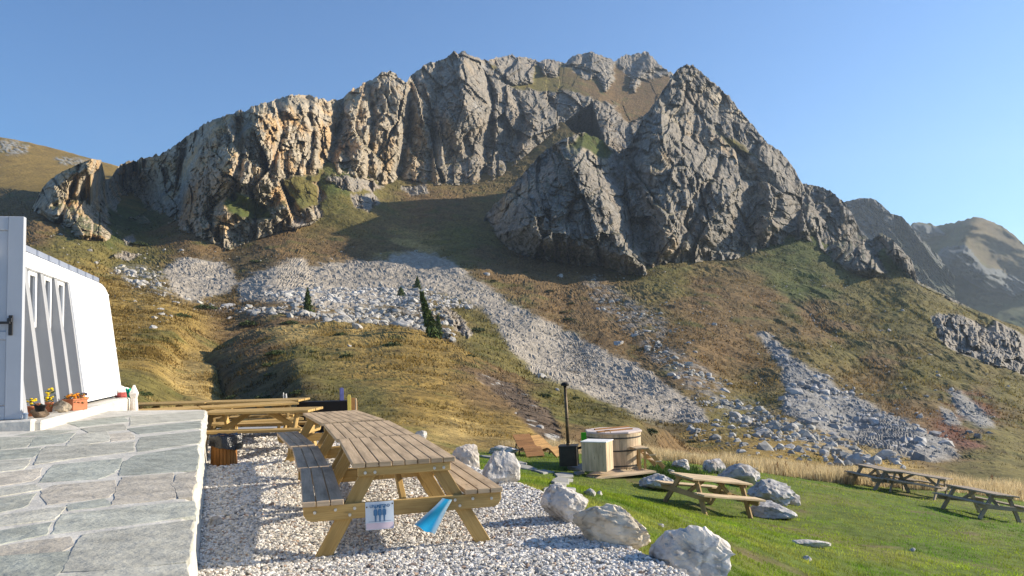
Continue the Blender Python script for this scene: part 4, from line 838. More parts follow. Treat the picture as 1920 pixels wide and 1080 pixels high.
# ------------------------------------------------------------ the white hut
HA = np.array([-5.95, 9.5]); HB = np.array([-.286, .958]); HN = np.array([.958, .286]); HL = 6.6; FZ = 1.0
def hp(s, o, z): v = HA+HB*s+HN*o; return (v[0], v[1], z)
hut = empty('mountain_hut', hp(0, 0, FZ)); tag(hut, 'white metal clad hut with a curved eave, slanted ribs and a grey door', 'building')
bpy.context.view_layer.update()
HO = np.array(hut.location)
def H(s, o, z): return tuple(np.array(hp(s, o, z))-HO)
PRO = [(0, 1.04), (-.065, 1.52), (-.13, 2.0), (-.195, 2.5), (-.262, 2.98), (-.285, 3.07), (-.325, 3.16), (-.39, 3.24), (-.50, 3.30), (-.70, 3.335)]
def shell(m, s0, s1, pro, th=.05, mi=0):
    n = len(pro); V = [H(s, o, z) for s in (s0, s1) for o, z in pro]+[H(s, o-th, z-th*.2) for s in (s0, s1) for o, z in pro]
    F = []
    for k in range(n-1): F += [(k, k+1, n+k+1, n+k), (2*n+k, 3*n+k, 3*n+k+1, 2*n+k+1)]
    for a in (0, n): F += [(a+k, 2*n+a+k, 2*n+a+k+1, a+k+1) for k in range(n-1)]
    F += [(0, n, 3*n, 2*n), (n-1, 3*n-1, 4*n-1, 2*n-1)]
    m.add(V, F, None, mi)
BAY = 3.5; m = MB(); shell(m, BAY, HL, PRO); shell(m, -.1, BAY-.003, PRO[4:])
for i, s in enumerate(np.arange(BAY+.12, HL, .22)):            # standing seams of the sheet cladding
    V = []
    for o, z in PRO: V += [H(s-.006, o+.001, z), H(s-.006, o+.008, z), H(s+.006, o+.008, z), H(s+.006, o+.001, z)]
    m.add(V, [(4*k+a, 4*k+4+a, 4*k+4+(a+1) % 4, 4*k+(a+1) % 4) for k in range(len(PRO)-1) for a in range(4)])
for z, o in ((3.02, -.272), (1.95, -.124)):
    for s in np.arange((BAY if z < 2.5 else 0)+.06, HL, .13): m.box(H(s, o+.006, z), (.022, .022, .022))
m.build('wall', MT['whitemetal'], hut)
# far end wall and the back of the shell
e = MB(); n = len(PRO); e.add([H(HL-.02, o-.03, z) for o, z in PRO]+[H(HL-.02, -4, 3.38), H(HL-.02, -4, .9), H(HL-.02, -.03, .9)], [tuple(range(n+3))]); e.add([H(-.1, -4, .9), H(HL, -4, .9), H(HL, -4, 3.3), H(-.1, -4, 3.3)], [(0, 1, 2, 3)])
e.build('end_wall', MT['whitemetal'], hut)
rf = MB()
for k in range(11):                                             # overlapping roof sheets
    s0 = -.1+k*.62; s1 = s0+.66
    V = [H(s0, -.64, 3.335+.012), H(s1, -.64, 3.335), H(s1, -.47, 3.292), H(s0+.08, -.45, 3.285), H(s0, -4, 3.42+.012), H(s1, -4, 3.42)]
    V2 = [(a, b, c+.085) for a, b, c in V]
    rf.add(V+V2, [(0, 3, 2, 1), (0, 1, 5, 4), (6, 7, 8, 9), (6, 10, 11, 7), (2, 3, 9, 8), (0, 4, 10, 6), (1, 7, 11, 5), (0, 6, 9, 3), (1, 2, 8, 7), (4, 5, 11, 10)])
rf.build('roof', MT['darkmetal'], hut)
rc = MB(); rc.add([H(-.05, -.36, .95), H(BAY, -.36, .95), H(BAY, -.36, 3.05), H(-.05, -.36, 3.05)], [(0, 1, 2, 3)]); rc.add([H(BAY+.01, -.36, .95), H(BAY+.01, 0, 1.04), H(BAY+.01, -.262, 2.98), H(BAY+.01, -.36, 3.0)], [(0, 1, 2, 3)])
rc.build('recess_wall', MT['recess'], hut)
for s in (.42, 1.2, 2.0, 2.74, 3.48):
    f = MB(); w = .075 if s < 3.2 else .025; V = []
    for ss in (s-w, s+w): V += [H(ss, -.357, .99), H(ss, -.02, 1.0), H(ss, -.275, 2.97), H(ss, -.357, 2.98)]
    f.add(V, [(0, 1, 2, 3), (4, 7, 6, 5), (0, 4, 5, 1), (1, 5, 6, 2), (2, 6, 7, 3), (3, 7, 4, 0)]); f.build('rib', MT['ribmetal'], hut, .006)
def hbox(m, s, o, z, ds, do, dz):
    R = np.c_[np.r_[HB, 0], np.r_[HN, 0], (0, 0, 1)]; return m.box(H(s, o, z), (ds, do, dz), R)
for s in (.85, 1.66, 2.42, 3.16):
    wd = MB(); zc = 2.58; hw, hh = .17, .36
    for ds in (-1, 1): hbox(wd, s+ds*hw, -.335, zc, .06, .06, 2*hh+.06)
    for dz in (-1, 1): hbox(wd, s, -.335, zc+dz*hh, 2*hw-.06, .055, .06)
    o = wd.build('window', MT['whitemetal'], hut, .004); hbox(MB(), s, -.35, zc, 2*hw-.06, .012, 2*hh-.06).build('pane', MT['glass'], o)
dr = MB(); DW = 1.15; R = np.c_[np.r_[-HN, 0], np.r_[HB, 0], (0, 0, 1)]
dcx = lambda t, z: tuple(np.array([HA[0]-HN[0]*t+HN[0]*.04, HA[1]-HN[1]*t+HN[1]*.04, z])-HO)
def dbox(m, t, z, w, d, h, off=0.): c = np.array(dcx(t, z))-np.r_[HB, 0]*off; return m.box(c, (w, d, h), R)
D0, D1 = 1.02, 3.46
for t in (.085, DW-.085): dbox(dr, t, (D0+D1)/2, .17, .09, D1-D0)
for z, h in ((D0+.08, .16), (D1-.085, .17), (2.02, .10)): dbox(dr, DW/2, z, DW-.34, .085, h)
dbox(dr, DW/2, 1.58, DW-.34, .05, .78); dbox(dr, DW/2, 2.68, DW-.34, .05, 1.22)
d = dr.build('door', MT['greymetal'], hut, .006)
hd = MB(); dbox(hd, .12, 2.14, .045, .02, .24, .055); dbox(hd, .12, 2.20, .05, .06, .05, .085); dbox(hd, .24, 2.17, .26, .03, .03, .105); hd.build('handle', MT['handle'], d, .004)
st = MB(); dbox(st, DW/2-.05, .93, DW+.2, .2, .17, .05); hbox(st, 3.0, -.12, .85, 6.1, .78, .28); hbox(st, 6.2, -.3, .75, .9, .9, .45); st.build('plinth', MT['plinth'], hut, .02)
# things by the hut
def hthing(name, s, o, z, label, cat, group=None):
    e = empty(name, onz(s, o, z)); e.scale = (.78, .78, .78); return tag(e, label, cat, group)
def flowers(root, r, h, n, mat, nm='flowers', stem=.1, ox=0., lx=1.):
    m = MB()
    for k in range(n):
        a = RNG.uniform(0, 6.28); q = r*math.sqrt(RNG.random()); x, y, z = ox+q*math.cos(a)*lx, q*math.sin(a), stem+RNG.uniform(0, h)
        rr = RNG.uniform(.018, .03); m.lathe([(0.004, -rr*.5), (rr*.9, -rr*.2), (rr, rr*.15), (rr*.5, rr*.5), (.003, rr*.45)], (x, y, z), 7)
    m.build(nm, mat, root)
    lf = MB()
    for k in range(n*3):
        a = RNG.uniform(0, 6.28); q = r*1.1*math.sqrt(RNG.random()); x, y, z = ox+q*math.cos(a)*lx, q*math.sin(a), RNG.uniform(stem*.5, stem+h*.8); b = RNG.uniform(0, 6.28); l = .03
        lf.add([(x, y, z), (x+l*math.cos(b), y+l*math.sin(b), z+.02), (x+l*1.8*math.cos(b), y+l*1.8*math.sin(b), z+.005), (x+l*math.cos(b+.6), y+l*math.sin(b+.6), z)], [(0, 1, 2, 3)])
    lf.build('foliage', MT['leafgreen'], root)
MT['leafgreen'] = mat_plain('potted_leaf', (.06, .10, .03), .7, .3, .3, 9, 0)
MT['yellow'] = mat_plain('yellow_petal', (.80, .55, .01), .6, .3, .15, 20, 0); MT['orange'] = mat_plain('orange_petal', (.78, .30, .02), .6, .3, .25, 20, 0); MT['purple'] = mat_plain('purple_petal', (.10, .03, .16), .6, .3, .3, 20, 0)
def pot(root, r, h, mat, nm='pot'):
    MB().lathe([(r*.7, 0), (r*.95, h*.86), (r*1.06, h*.86), (r*1.06, h), (r*.92, h), (r*.88, h*.9), (.005, h*.88)], (0, 0, 0), 18).build(nm, mat, root, 0, True)
e = hthing('flower_pot', 58, 781, 1.0, 'terracotta pot with yellow flowers nearest the door', 'flower pot', 'flower pots along the hut'); pot(e, .075, .17, MT['terracotta']); flowers(e, .07, .09, 12, MT['yellow'], stem=.2)
e = hthing('flower_pot', 75, 771.5, 1.10, 'small black pot standing on the brown stone block', 'flower pot', 'flower pots along the hut'); pot(e, .085, .1, MT['black']); flowers(e, .05, .02, 4, MT['terracotta'], stem=.1)
e = hthing('flower_pot', 92, 773, 1.0, 'slim terracotta pot with a tall bunch of yellow flowers', 'flower pot', 'flower pots along the hut'); pot(e, .07, .18, MT['terracotta']); flowers(e, .065, .22, 24, MT['yellow'], stem=.2)
e = hthing('flower_trough', 141, 769, .99, 'square terracotta trough full of orange flowers', 'flower pot', 'flower pots along the hut'); 
m = MB(); R = rot('Z', -.29)
m.box((0, 0, .1), (.24, .34, .2), R); m.box((0, 0, .2), (.27, .37, .03), R); m.build('trough', MT['terracotta'], e, .008); flowers(e, .15, .09, 34, MT['orange'], stem=.22)
e = hthing('flower_pot', 152, 765, .99, 'terracotta pot with purple flowers behind the orange trough', 'flower pot', 'flower pots along the hut'); pot(e, .11, .2, MT['terracotta']); flowers(e, .1, .07, 22, MT['purple'], stem=.22)
boulder('rock', onz(116, 772, 1.0), .22, .16, .18, 61, (.48, .40, .30), 'tan rock on the ledge left of the orange flowers', 'rock', sub=3, sink=.1)
V, F = rockshape(62, 3, 12, .05); 
boulder('stone_block', onz(74, 784, .985), .22, .12, .2, 62, (.22, .16, .11), 'brown stone block under the small black pot', 'rock', .2, .05, 14, sub=3)
e = hthing('tin_bucket', 44, 790, .985, 'pale blue tin beside the door step', 'bucket'); MB().lathe([(.05, 0), (.062, .12), (.066, .12), (.064, .125), (.055, .12), (.045, .02), (.003, .02)], n=18).build('can', MT['blue_metal'], e, 0, True)
p = on_terr(22, 804); m = MB(); m.box((0, 0, .012), (.62, .40, .022), rot('Z', .05)); o = m.build('door_mat', MT['rubber'], None, .006, loc=p+(0, .05, .008)); tag(o, 'dark grey rubber mat on the flagstones before the door', 'door mat')
# parasol, cloths behind the hut corner
b = at(251, 795, 15.0); e = tag(empty('parasol', (b[0], b[1], .1)), 'folded white parasol standing behind the hut corner', 'parasol'); top = at(248, 722, 15.0)[2]-.1
MB().tube([(0, 0, 0), (0, 0, top)], .02, 8).build('pole', MT['white_paint'], e)
MB().lathe([(.085, top*.36), (.075, top*.62), (.06, top*.78), (.085, top*.86), (.05, top*.93), (.015, top), (.004, top)], n=9).build('canopy', MT['white_cloth'], e)
b = at(229, 770, 15.9); 
def cloth(name, W, Hh, mat, loc, label, cat, sag=.1, rz=0., sl=0.):
    nx, nz = 14, 12; V = []
    for i in range(nx):
        for j in range(nz):
            u, v = i/(nx-1), j/(nz-1); x = (u-.5)*W*(1-.25*v)+sl*v; V.append((x, .05*math.sin(u*17+v*2)+sag*v*.3, Hh*(1-v)+.02*math.sin(u*9)))
    V2 = [(a, b+.012, c) for a, b, c in V]; F = []; n = nx*nz
    for i in range(nx-1):
        for j in range(nz-1):
            k = i*nz+j; F += [(k, k+nz, k+nz+1, k+1), (n+k, n+k+1, n+k+nz+1, n+k+nz)]
    o = MB().add(V+V2, F).build(name, mat, None, 0, True, loc); o.rotation_euler = (0, 0, rz); return tag(o, label, cat)
cloth('green_cloth', .09, .60, MT['green_cloth'], at(239, 789, 15.2), 'bright green cloth hanging beside the folded parasol', 'cloth', sl=.12)
o = boulder('cloth_bundle', at(229, 748, 15.4)-(0, 0, .0), .30, .26, .22, 71, (.62, .42, .36), 'red and white cloth bundle on the ledge behind the hut', 'bundle', sub=3, sink=.05); o.data.materials[0] = MT['white_cloth']
MB().lathe([(.11, 0), (.125, .06), (.10, .13)], n=10).build('red_fold', MT['red_cloth'], o)
# ------------------------------------------------------------ waste bin
p = onz(420, 872, 0); e = tag(empty('waste_bin', p), 'slatted wooden bin lined with a black bag beside the terrace', 'waste bin')
for k in range(22):
    a = 2*math.pi*k/22; m = MB(); R = rot('Z', a); c = R@np.array([.185, 0, .225]); m.box(c, (.018, .048, .45), R@rot('Y', -.02))
    if k == 0: mm = m
    else: mm.v, mm.f, mm.uv, mm.mi = mm.v+m.v, mm.f+[[i+len(mm.v) for i in f] for f in m.f], mm.uv+m.uv, mm.mi+m.mi
mm.build('slats', MT['bin_wood'], e, .003); MB().lathe([(.17, .02), (.17, .43)], n=20).build('liner', MT['black'], e)
n = 40; V = []; pro = [(.13, .40), (.18, .455), (.205, .475), (.216, .45), (.214, .40), (.218, .37)]
for rr, z in pro:
    for j in range(n):
        a = 2*math.pi*j/n; w = .012*math.sin(a*5+z*20)+.008*math.sin(a*13+1+z*31); dip = (.05+.07*max(0, math.cos(a+.5)))*(1 if z < .42 and rr > .2 else 0); out = 1+.3*max(0, math.cos(a+.2))**3*(rr > .2)
        V.append(((rr+w)*out*math.cos(a), (rr+w)*math.sin(a), z+w*.7-dip))
F = [(k*n+j, k*n+(j+1) % n, (k+1)*n+(j+1) % n, (k+1)*n+j) for k in range(len(pro)-1) for j in range(n)]+[tuple(range(n))]
MB().add(V, F).build('bag', MT['bag'], e, 0, True)
# ------------------------------------------------------------ black panel, boards and posts at the gravel end
yb = 17.2; a = at(556, 770, yb); b = at(654, 762, yb); zt = at(605, 753, yb)[2]; L = b[0]-a[0]
o = MB().box((0, .22, zt/2), (L, .42, zt)).build('black_panel', MT['black'], None, .01, loc=((a[0]+b[0])/2, yb, 0)); tag(o, 'long matt black box standing at the end of the gravel', 'box')
def board(name, px, y0, y1, w, mat, label, Y, th=.03, rz=0., tilt=0., cat='board'):
    p = at(px, y1, Y); h = at(px, y0, Y)[2]-p[2]; g = max(p[2], 0.); o = MB().prism([(-w/2, 0), (w/2, 0), (w/2, h*.9), (w*.3, h), (-w*.3, h), (-w/2, h*.95)], -th/2, th/2, 0, np.array([[1, 0, 0], [0, 0, 1], [0, 1, 0]])).build(name, mat, None, .004, loc=p)
    o.rotation_euler = (tilt, 0, rz); return tag(o, label, cat)
board('wooden_board', 655.5, 740, 800, .075, MT['yellow_paint'], 'pale yellow plank at the right end of the black box', 17.05, rz=.3)
board('wooden_board', 663, 746, 800, .18, MT['brown_board'], 'brown board standing right of the yellow plank', 17.3, rz=.4)
board('wooden_board', 668, 746, 800, .03, MT['pale_wood'], 'thin pale strip at the edge of the brown board', 17.1)
board('paddle', 641, 727, 756, .09, MT['blue_paint'], 'blue paddle blade sticking up behind the black box', 17.5, rz=.6, cat='paddle')
board('white_post', 532, 736, 800, .022, MT['white_paint'], 'left of the two thin white posts behind the far tables', 18, .022, cat='post')
board('white_post', 537, 738, 800, .035, MT['white_paint'], 'right, thicker one of the two white posts behind the far tables', 18, .022, cat='post')
# ------------------------------------------------------------ notices on the near table
ang = math.radians(105.6); ux = np.array([math.cos(ang), math.sin(ang), 0]); uy = np.array([-math.sin(ang), math.cos(ang), 0]); T1p = np.array([-1.22, 7.70, .01])
fp = T1p-ux*(1.03-.09+.046+.030)                                  # plane of the beam's outer face
def onbeam(px, py, off=0.):
    d = ray(px, py); t = ((fp-ux*off-CAM)@ux)/(d@ux); return CAM+d*t
c0 = onbeam(712, 966); w = np.linalg.norm(onbeam(739, 966)-onbeam(686, 966)); h = onbeam(712, 939)[2]-onbeam(712, 991)[2]
M4 = Matrix((( -uy[0], 0, -ux[0], c0[0]), (-uy[1], 0, -ux[1], c0[1]), (0, 1, 0, c0[2]), (0, 0, 0, 1)))
nt_ = tag(empty('notice', c0), 'white laminated notice with three figures pinned to the near table beam', 'notice'); nt_.matrix_world = M4
def wav(x, y): return .006*math.sin(x*22+1)+.012*(.5-y/h)**2
def sheet(nm, x0, x1, y0, y1, mat, off, par):
    nx, ny = 12, 12; V = [(x0+(x1-x0)*i/(nx-1), y0+(y1-y0)*j/(ny-1), 0) for i in range(nx) for j in range(ny)]; V = [(a, b, wav(a, b)+off) for a, b, _ in V]; n = nx*ny
    V2 = [(a, b, c-.0012) for a, b, c in V]; F = []
    for i in range(nx-1):
        for j in range(ny-1): k = i*ny+j; F += [(k, k+ny, k+ny+1, k+1), (n+k, n+k+1, n+k+ny+1, n+k+ny)]
    return MB().add(V+V2, F).build(nm, mat, par, 0, True)
sheet('sheet', -w/2, w/2, -h/2, h/2, MT['paper'], 0, nt_); sheet('pink_band', -w/2+.005, w/2-.005, -h/2+.005, -h/2+h*.24, MT['paper_pink'], .0022, nt_)
fc = bpy.data.curves.new('text', 'FONT'); fc.body = 'UN METRO'; fc.align_x = 'CENTER'; fc.align_y = 'CENTER'; fc.size = h*.145; fc.extrude = .0004; fc.offset = .0012
fo = bpy.data.objects.new('text', fc); COL.objects.link(fo); bpy.context.view_layer.update(); me = bpy.data.meshes.new_from_object(fo); bpy.data.objects.remove(fo); me.materials.clear(); me.materials.append(MT['ink'])
o = link('lettering', me, nt_, (0, h*.34, .013))
pg = MB()
for k, x in enumerate((-.036, 0, .036)):
    y0 = -.03; pg.tube([(x, y0+.098, .0125), (x, y0+.098, .0135)], .0105, 12)
    pg.prism([(x-.006, y0-.02), (x-.001, y0-.02), (x, y0+.03), (x+.001, y0-.02), (x+.006, y0-.02), (x+.008, y0+.03), (x+.016, y0+.035), (x+.016, y0+.07), (x+.010, y0+.084), (x-.010, y0+.084), (x-.016, y0+.07), (x-.016, y0+.035), (x-.008, y0+.03)], .0125, .0135)
pg.build('pictogram', MT['ink'], nt_)
ln = MB(); ln.box((0, -h*.2, .0165), (w*.8, .003, .001)); ln.build('rule', MT['ink'], nt_)
pn_ = MB(); 
for x, y in ((-w/2+.01, h*.33), (w/2-.012, h*.40)): pn_.tube([(x, y, .004), (x, y, .016)], .006, 8)
pn_.build('pin', MT['handle'], nt_)
# the blue sheet, twisted and hanging by one end
Q = [onbeam(830, 934, .012), onbeam(848, 937, .012), onbeam(815, 1003, .12), onbeam(777, 985, .07)]; nx = 14; V = []; col = []
for i in range(nx):
    for j in range(nx):
        u, v = i/(nx-1), j/(nx-1); top = Q[0]*(1-u)+Q[1]*u; bot = Q[3]*(1-u)+Q[2]*u; p = top*(1-v)+bot*v
        p = p-ux*(.014*math.sin(u*5.1)*v+.012*math.sin(v*5+u*3))+np.array([0, 0, .008*math.sin(u*9)*v]); V.append(p); k = .5+.5*math.sin(u*5.2-v*1.6+.6); e_ = float(np.clip(min((u-.10+.16*v)/.22, (.92-u-.12*(1-v))/.16), 0, 1)); k2 = .5+.5*math.sin(v*6+u*4); col.append(np.array([.02, .28, .50])*e_*(.75+.5*k2)+np.array([.42, .60, .68])*(1-e_))
V = np.array(V); c0 = V.mean(0); n = nx*nx; F = []
for i in range(nx-1):
    for j in range(nx-1): k = i*nx+j; F.append((k, k+1, k+nx+1, k+nx))
F = np.array(F); V = np.concatenate([V-c0, V-c0+ux*.0015]); F = np.concatenate([F, F[:, ::-1]+n])
o = link('blue_notice', npmesh('blue_notice', V, F, MT['sheet'], np.array(col+col), True), None, c0); tag(o, 'twisted bright blue laminated sheet hanging from the near table beam', 'notice')
# ------------------------------------------------------------ hot tub corner
gz = Zl(2.9, 22.9); TZ = 1.64-(876-653)/FPX*22.7
tc = at(1152.5, 870, 23.5); e = tag(empty('hot_tub', (tc[0], tc[1], TZ)), 'round wooden hot tub with steel hoops and a pale lid', 'hot tub'); r = .78; hh = .98
m = MB(); ns = 44
for k in range(ns):
    a = 2*math.pi*k/ns; R = rot('Z', a); m.box(R@np.array([r-.02, 0, hh/2]), (.045, 2*math.pi*r/ns*.985, hh), R@rot('Y', .03))
m.build('staves', MT['larch'], e, .004); MB().lathe([(r-.05, .03), (r-.05, hh-.1)], n=32).build('lining', MT['larch'], e)
for z in (.07, .50, .86): MB().lathe([(r+.004+z*.03-.015, z-.02), (r+.011+z*.03-.015, z-.02), (r+.011+z*.03-.015, z+.02), (r+.004+z*.03-.015, z+.02)], n=48).build('hoop', MT['steel'], e)
m = MB(); m.prism([(.86*math.cos(2*math.pi*(k+.5)/8), .86*math.sin(2*math.pi*(k+.5)/8)) for k in range(8)], hh+.0, hh+.055); ld = m.build('lid', MT['lid_wood'], e, .008)
m = MB(); 
for y in (-.35, .35): m.box((0, y, hh+.075), (1.25, .07, .035), rot('Z', .5))
m.tube([(-.35, -.72, hh+.05), (-.33, -.74, hh+.11), (-.2, -.77, hh+.12), (-.17, -.76, hh+.05)], .014, 8); m.build('lid_bars', MT['brown_board'], ld, .004)
q = at(1138, 885, 21.4); e = tag(empty('pump_box', q), 'pale boarded wooden box standing before the hot tub', 'box'); yaw = math.radians(24); e.rotation_euler = (0, 0, -yaw)
m = MB(); bw, bd, bh = .70, .62, .77
for k in range(7): m.box((-bw+bw/7*(k+.5), .012, bh/2), (bw/7*.97, .024, bh)); m.box((-.012, .03+(bd-.03)/7*(k+.5), bh/2), (.024, (bd-.03)/7*.97, bh)); m.box((-bw+bw/7*(k+.5), bd-.012, bh/2), (bw/7*.97, .024, bh)); m.box((-bw+.012, .03+(bd-.06)/7*(k+.5), bh/2), (.024, (bd-.06)/7*.97, bh))
m.build('boards', MT['larch'], e, .003); m = MB(); m.box((-bw/2, bd/2, bh+.014), (bw+.04, bd+.04, .026)); m.build('cover', MT['white_paint'], e, .004)
s = at(1066, 876, 22.3); e = tag(empty('stove', s), 'dark steel outdoor stove with a tall flue pipe beside the tub', 'stove'); e.rotation_euler = (0, -math.radians(1.0), -.18)
sh = .53; m = MB(); m.box((0, .25, sh/2+.02), (.5, .5, sh)); m.box((0, -.006, sh/2+.02), (.42, .014, sh*.82)); m.box((0, .25, sh+.035), (.54, .54, .03)); m.build('body', MT['steel'], e, .01)
MB().box((.17, -.03, .3), (.02, .03, .14)).build('handle', MT['handle'], e, .004)
m = MB(); m.tube([(.0, .2, sh+.03), (0, .2, 1.25), (0, .2, 2.2)], [.05, .046, .043], 14); m.lathe([(.056, sh+.05), (.056, sh+.11)], (0, .2, 0), 14); m.lathe([(.049, 1.32), (.049, 1.36)], (0, .2, 0), 14); m.build('flue_pipe', MT['pipe'], e, 0, True)
m = MB(); m.lathe([(.045, 2.2), (.05, 2.24), (.115, 2.25), (.12, 2.30), (.07, 2.34), (.004, 2.35)], (0, .2, 0), 16); m.build('flue_cap', MT['black'], e, 0, True)
a = s+(.25, .15, .5); MB().tube([(.24, .25, .48), (.5, .3, .53), (.85, .55, .56)], .035, 10).build('connecting_pipe', MT['black'], e, 0, True)
p = at(1099, 850, 25.2); o = MB().box((0, 0, .18), (.28, .03, .42)).build('green_board', MT['green_plastic'], None, .006, loc=(p[0], p[1], at(1099, 834, 25.2)[2])); tag(o, 'bright green panel behind the pale wooden box', 'panel'); MB().box((0, .03, -.35), (.04, .04, .8)).build('post', MT['steel'], o)
A4 = [at(1110, 886.5, 21.3), at(1253, 873.5, 22.4)]; d = A4[1]-A4[0]; ya = math.atan2(d[1], d[0]); o = MB(); 
for k in range(11): o.box((1.03, -.02+.19*(k+.5), -.02), (2.1, .18, .05))
o = o.build('deck_platform', MT['larch'], None, .004, loc=(A4[0][0], A4[0][1]+.05, -1.80)); o.rotation_euler = (0, 0, ya); tag(o, 'low pale plank deck under the hot tub', 'deck')
q = at(1196, 873, 22.4); e = tag(empty('tub_steps', (q[0], q[1], TZ+.02)), 'small wooden steps leaning at the right of the tub', 'steps'); e.rotation_euler = (0, 0, .25); e.scale = (1.12, 1.12, 1.12)
for y in (0, .5):
    m = MB(); m.bar((.25, y, .50), (.70, y, .0), .10, .03, (0, 1, 0)); m.box((.05, y, .25), (.07, .03, .5)); m.box((.20, y, .25), (.05, .03, .5)); m.build('stringer', MT['orange_wood'], e, .003)
for x, z, w in ((.14, .515, .34), (.40, .34, .18), (.56, .17, .18)): MB().box((x, .25, z), (w, .54, .03)).build('tread', MT['pale_wood'], e, .003)
# loungers
def lounger(px, py, Y, rz, mat, label):
    p = at(px, py, Y); g = Zl(p[0], p[1]); e = tag(empty('lounger', (p[0], p[1], g+.03)), label, 'lounger', 'wavy wooden loungers on the lawn'); e.rotation_euler = (0, 0, rz)
    t = np.linspace(0, 1, 30); X = -.72+1.44*t; Z = np.interp(t, [0, .2, .42, .58, .72, .86, 1], [.62, .47, .26, .23, .33, .22, .05]); k = np.array([.25, .5, .25])
    for _ in range(3): Z[1:-1] = np.convolve(Z, k, 'valid')
    m = MB()
    for a, b, c, d in zip(X[:-1], Z[:-1], X[1:], Z[1:]): m.bar((a, 0, b), (c-.008*(c-a)/.06, 0, d), .62, .022)
    m.build('slats', mat, e, .002)
    for y in (-.27, .27):
        m = MB(); 
        for a, b, c, d in zip(X[:-1], Z[:-1], X[1:], Z[1:]): m.bar((a, y, b-.045), (c, y, d-.045), .03, .06)
        m.build('side_rail', mat, e)
        m = MB(); m.bar((-.45, y, .34), (-.58, y, 0), .035, .05); m.bar((-.1, y, .21), (-.2, y, 0), .035, .05); m.build('support', MT['steel'], e, .003)
lounger(991, 857, 26.6, math.radians(-72), MT['red_wood'], 'reddish slatted wooden lounger on the left, facing the camera')
lounger(1027, 856, 27.0, math.radians(-48), MT['orange_wood'], 'orange slatted wooden lounger nearer the stove, seen from the side')
# ------------------------------------------------------------ grass
def blades(name, x, y, z, h, w, col, mat, bend=.35, two=False):
    n = len(x); a = RNG.uniform(0, 2*np.pi, n); b = RNG.uniform(0, 2*np.pi, n); k = RNG.uniform(.1, 1, n)*bend*h
    dx, dy = np.cos(a)*w/2, np.sin(a)*w/2; bx, by = np.cos(b)*k, np.sin(b)*k
    p = np.stack([x, y, z], 1)
    if two:
        V = np.stack([p-np.c_[dx, dy, dx*0], p+np.c_[dx, dy, dx*0], p+np.c_[dx*.7+bx*.35, dy*.7+by*.35, h*.55], p+np.c_[-dx*.7+bx*.35, -dy*.7+by*.35, h*.55], p+np.c_[bx, by, h]], 1)
        o = np.arange(n)[:, None]*5; F = np.concatenate([o+np.array([[0, 1, 2]]), o+np.array([[0, 2, 3]]), o+np.array([[3, 2, 4]])]); m = 5
    else:
        V = np.stack([p-np.c_[dx, dy, dx*0], p+np.c_[dx, dy, dx*0], p+np.c_[bx, by, h]], 1); F = np.arange(n*3).reshape(-1, 3); m = 3
    return tag(link(name, npmesh(name, V.reshape(-1, 3), F, mat, np.repeat(col, m, 0), False)), kind='stuff')
n = 520000; px = RNG.uniform(-120, 2040, n); t = RNG.random(n); Y = 1/(1/5.5+(1/31.-1/5.5)*t); X = (px-960)/FPX*Y
sg = sdf(GE, X, Y); k = (sg < RNG.normal(-.25, .18, n)) & (Y < interp(EDGE, X)) & ~((X > 1.9) & (X < 4.1) & (Y > 21.6) & (Y < 24.4)) & (X > -6)
X, Y, sg = X[k], Y[k], sg[k]; n = len(X); q = np.c_[X, Y, X*0].astype(np.float32); Z = Zl(X, Y)-.01
dry = sstep(-.05, .40, fbm(q/2.4+7, 3)+.3*sstep(-2.2, -.2, sg)+.15*fbm(q/.5, 2)); lush = sstep(-.1, .3, fbm(q/3.4+31, 3))
tuft = np.clip(.6+1.1*fbm(q/.35, 3), .25, 1.6)
c = np.array([.25, .33, .025])*(1-lush[:, None])+np.array([.13, .26, .018])*lush[:, None]; c = c*(1-.62*dry[:, None])+np.array([.36, .33, .085])*.62*dry[:, None]
c = c*RNG.uniform(.65, 1.35, (n, 1))*np.clip(1+.9*fbm(q/.5+3, 3)+.6*fbm(q/2.2+13, 3), .3, 2)[:, None]; bare = sstep(.16, .4, fbm(q/1.3+57, 4))[:, None]; c = np.clip(c*(1-.55*bare)+np.array([.24, .19, .075])*.55*bare, .01, 1); tuft = tuft*(1-.85*bare[:, 0]*(RNG.random(n) < .8))
blades('lawn_grass', X, Y, Z, .055*tuft*RNG.uniform(.6, 1.3, n)*(1+Y/60), .009*(.6+Y/16), c, MT['blade'], .9)
# dry tall grass beyond the lawn
n = 110000; X = RNG.uniform(-9, 27, n); e = interp(EDGE, X); Y = e-.3+RNG.gamma(1.6, 1.7, n); k = (Y < 37.5); X, Y = X[k], Y[k]; n = len(X); q = np.c_[X, Y, X*0].astype(np.float32)
cl = sstep(-.25, .25, fbm(q/1.6, 3)); k = RNG.random(n) < .25+.75*cl; X, Y, q, cl = X[k], Y[k], q[k], cl[k]; n = len(X)
hh = (.24+.25*cl)*RNG.uniform(.6, 1.25, n)*np.where(X < 8, .82, 1.12)
c = np.array([.66, .54, .32])*RNG.uniform(.65, 1.25, (n, 1)); br = RNG.random(n) < .12; c[br] = np.array([.24, .15, .06])
blades('tall_dry_grass', X, Y, Zl(X, Y)-.02, hh, .016, c, MT['blade'], .45, True)
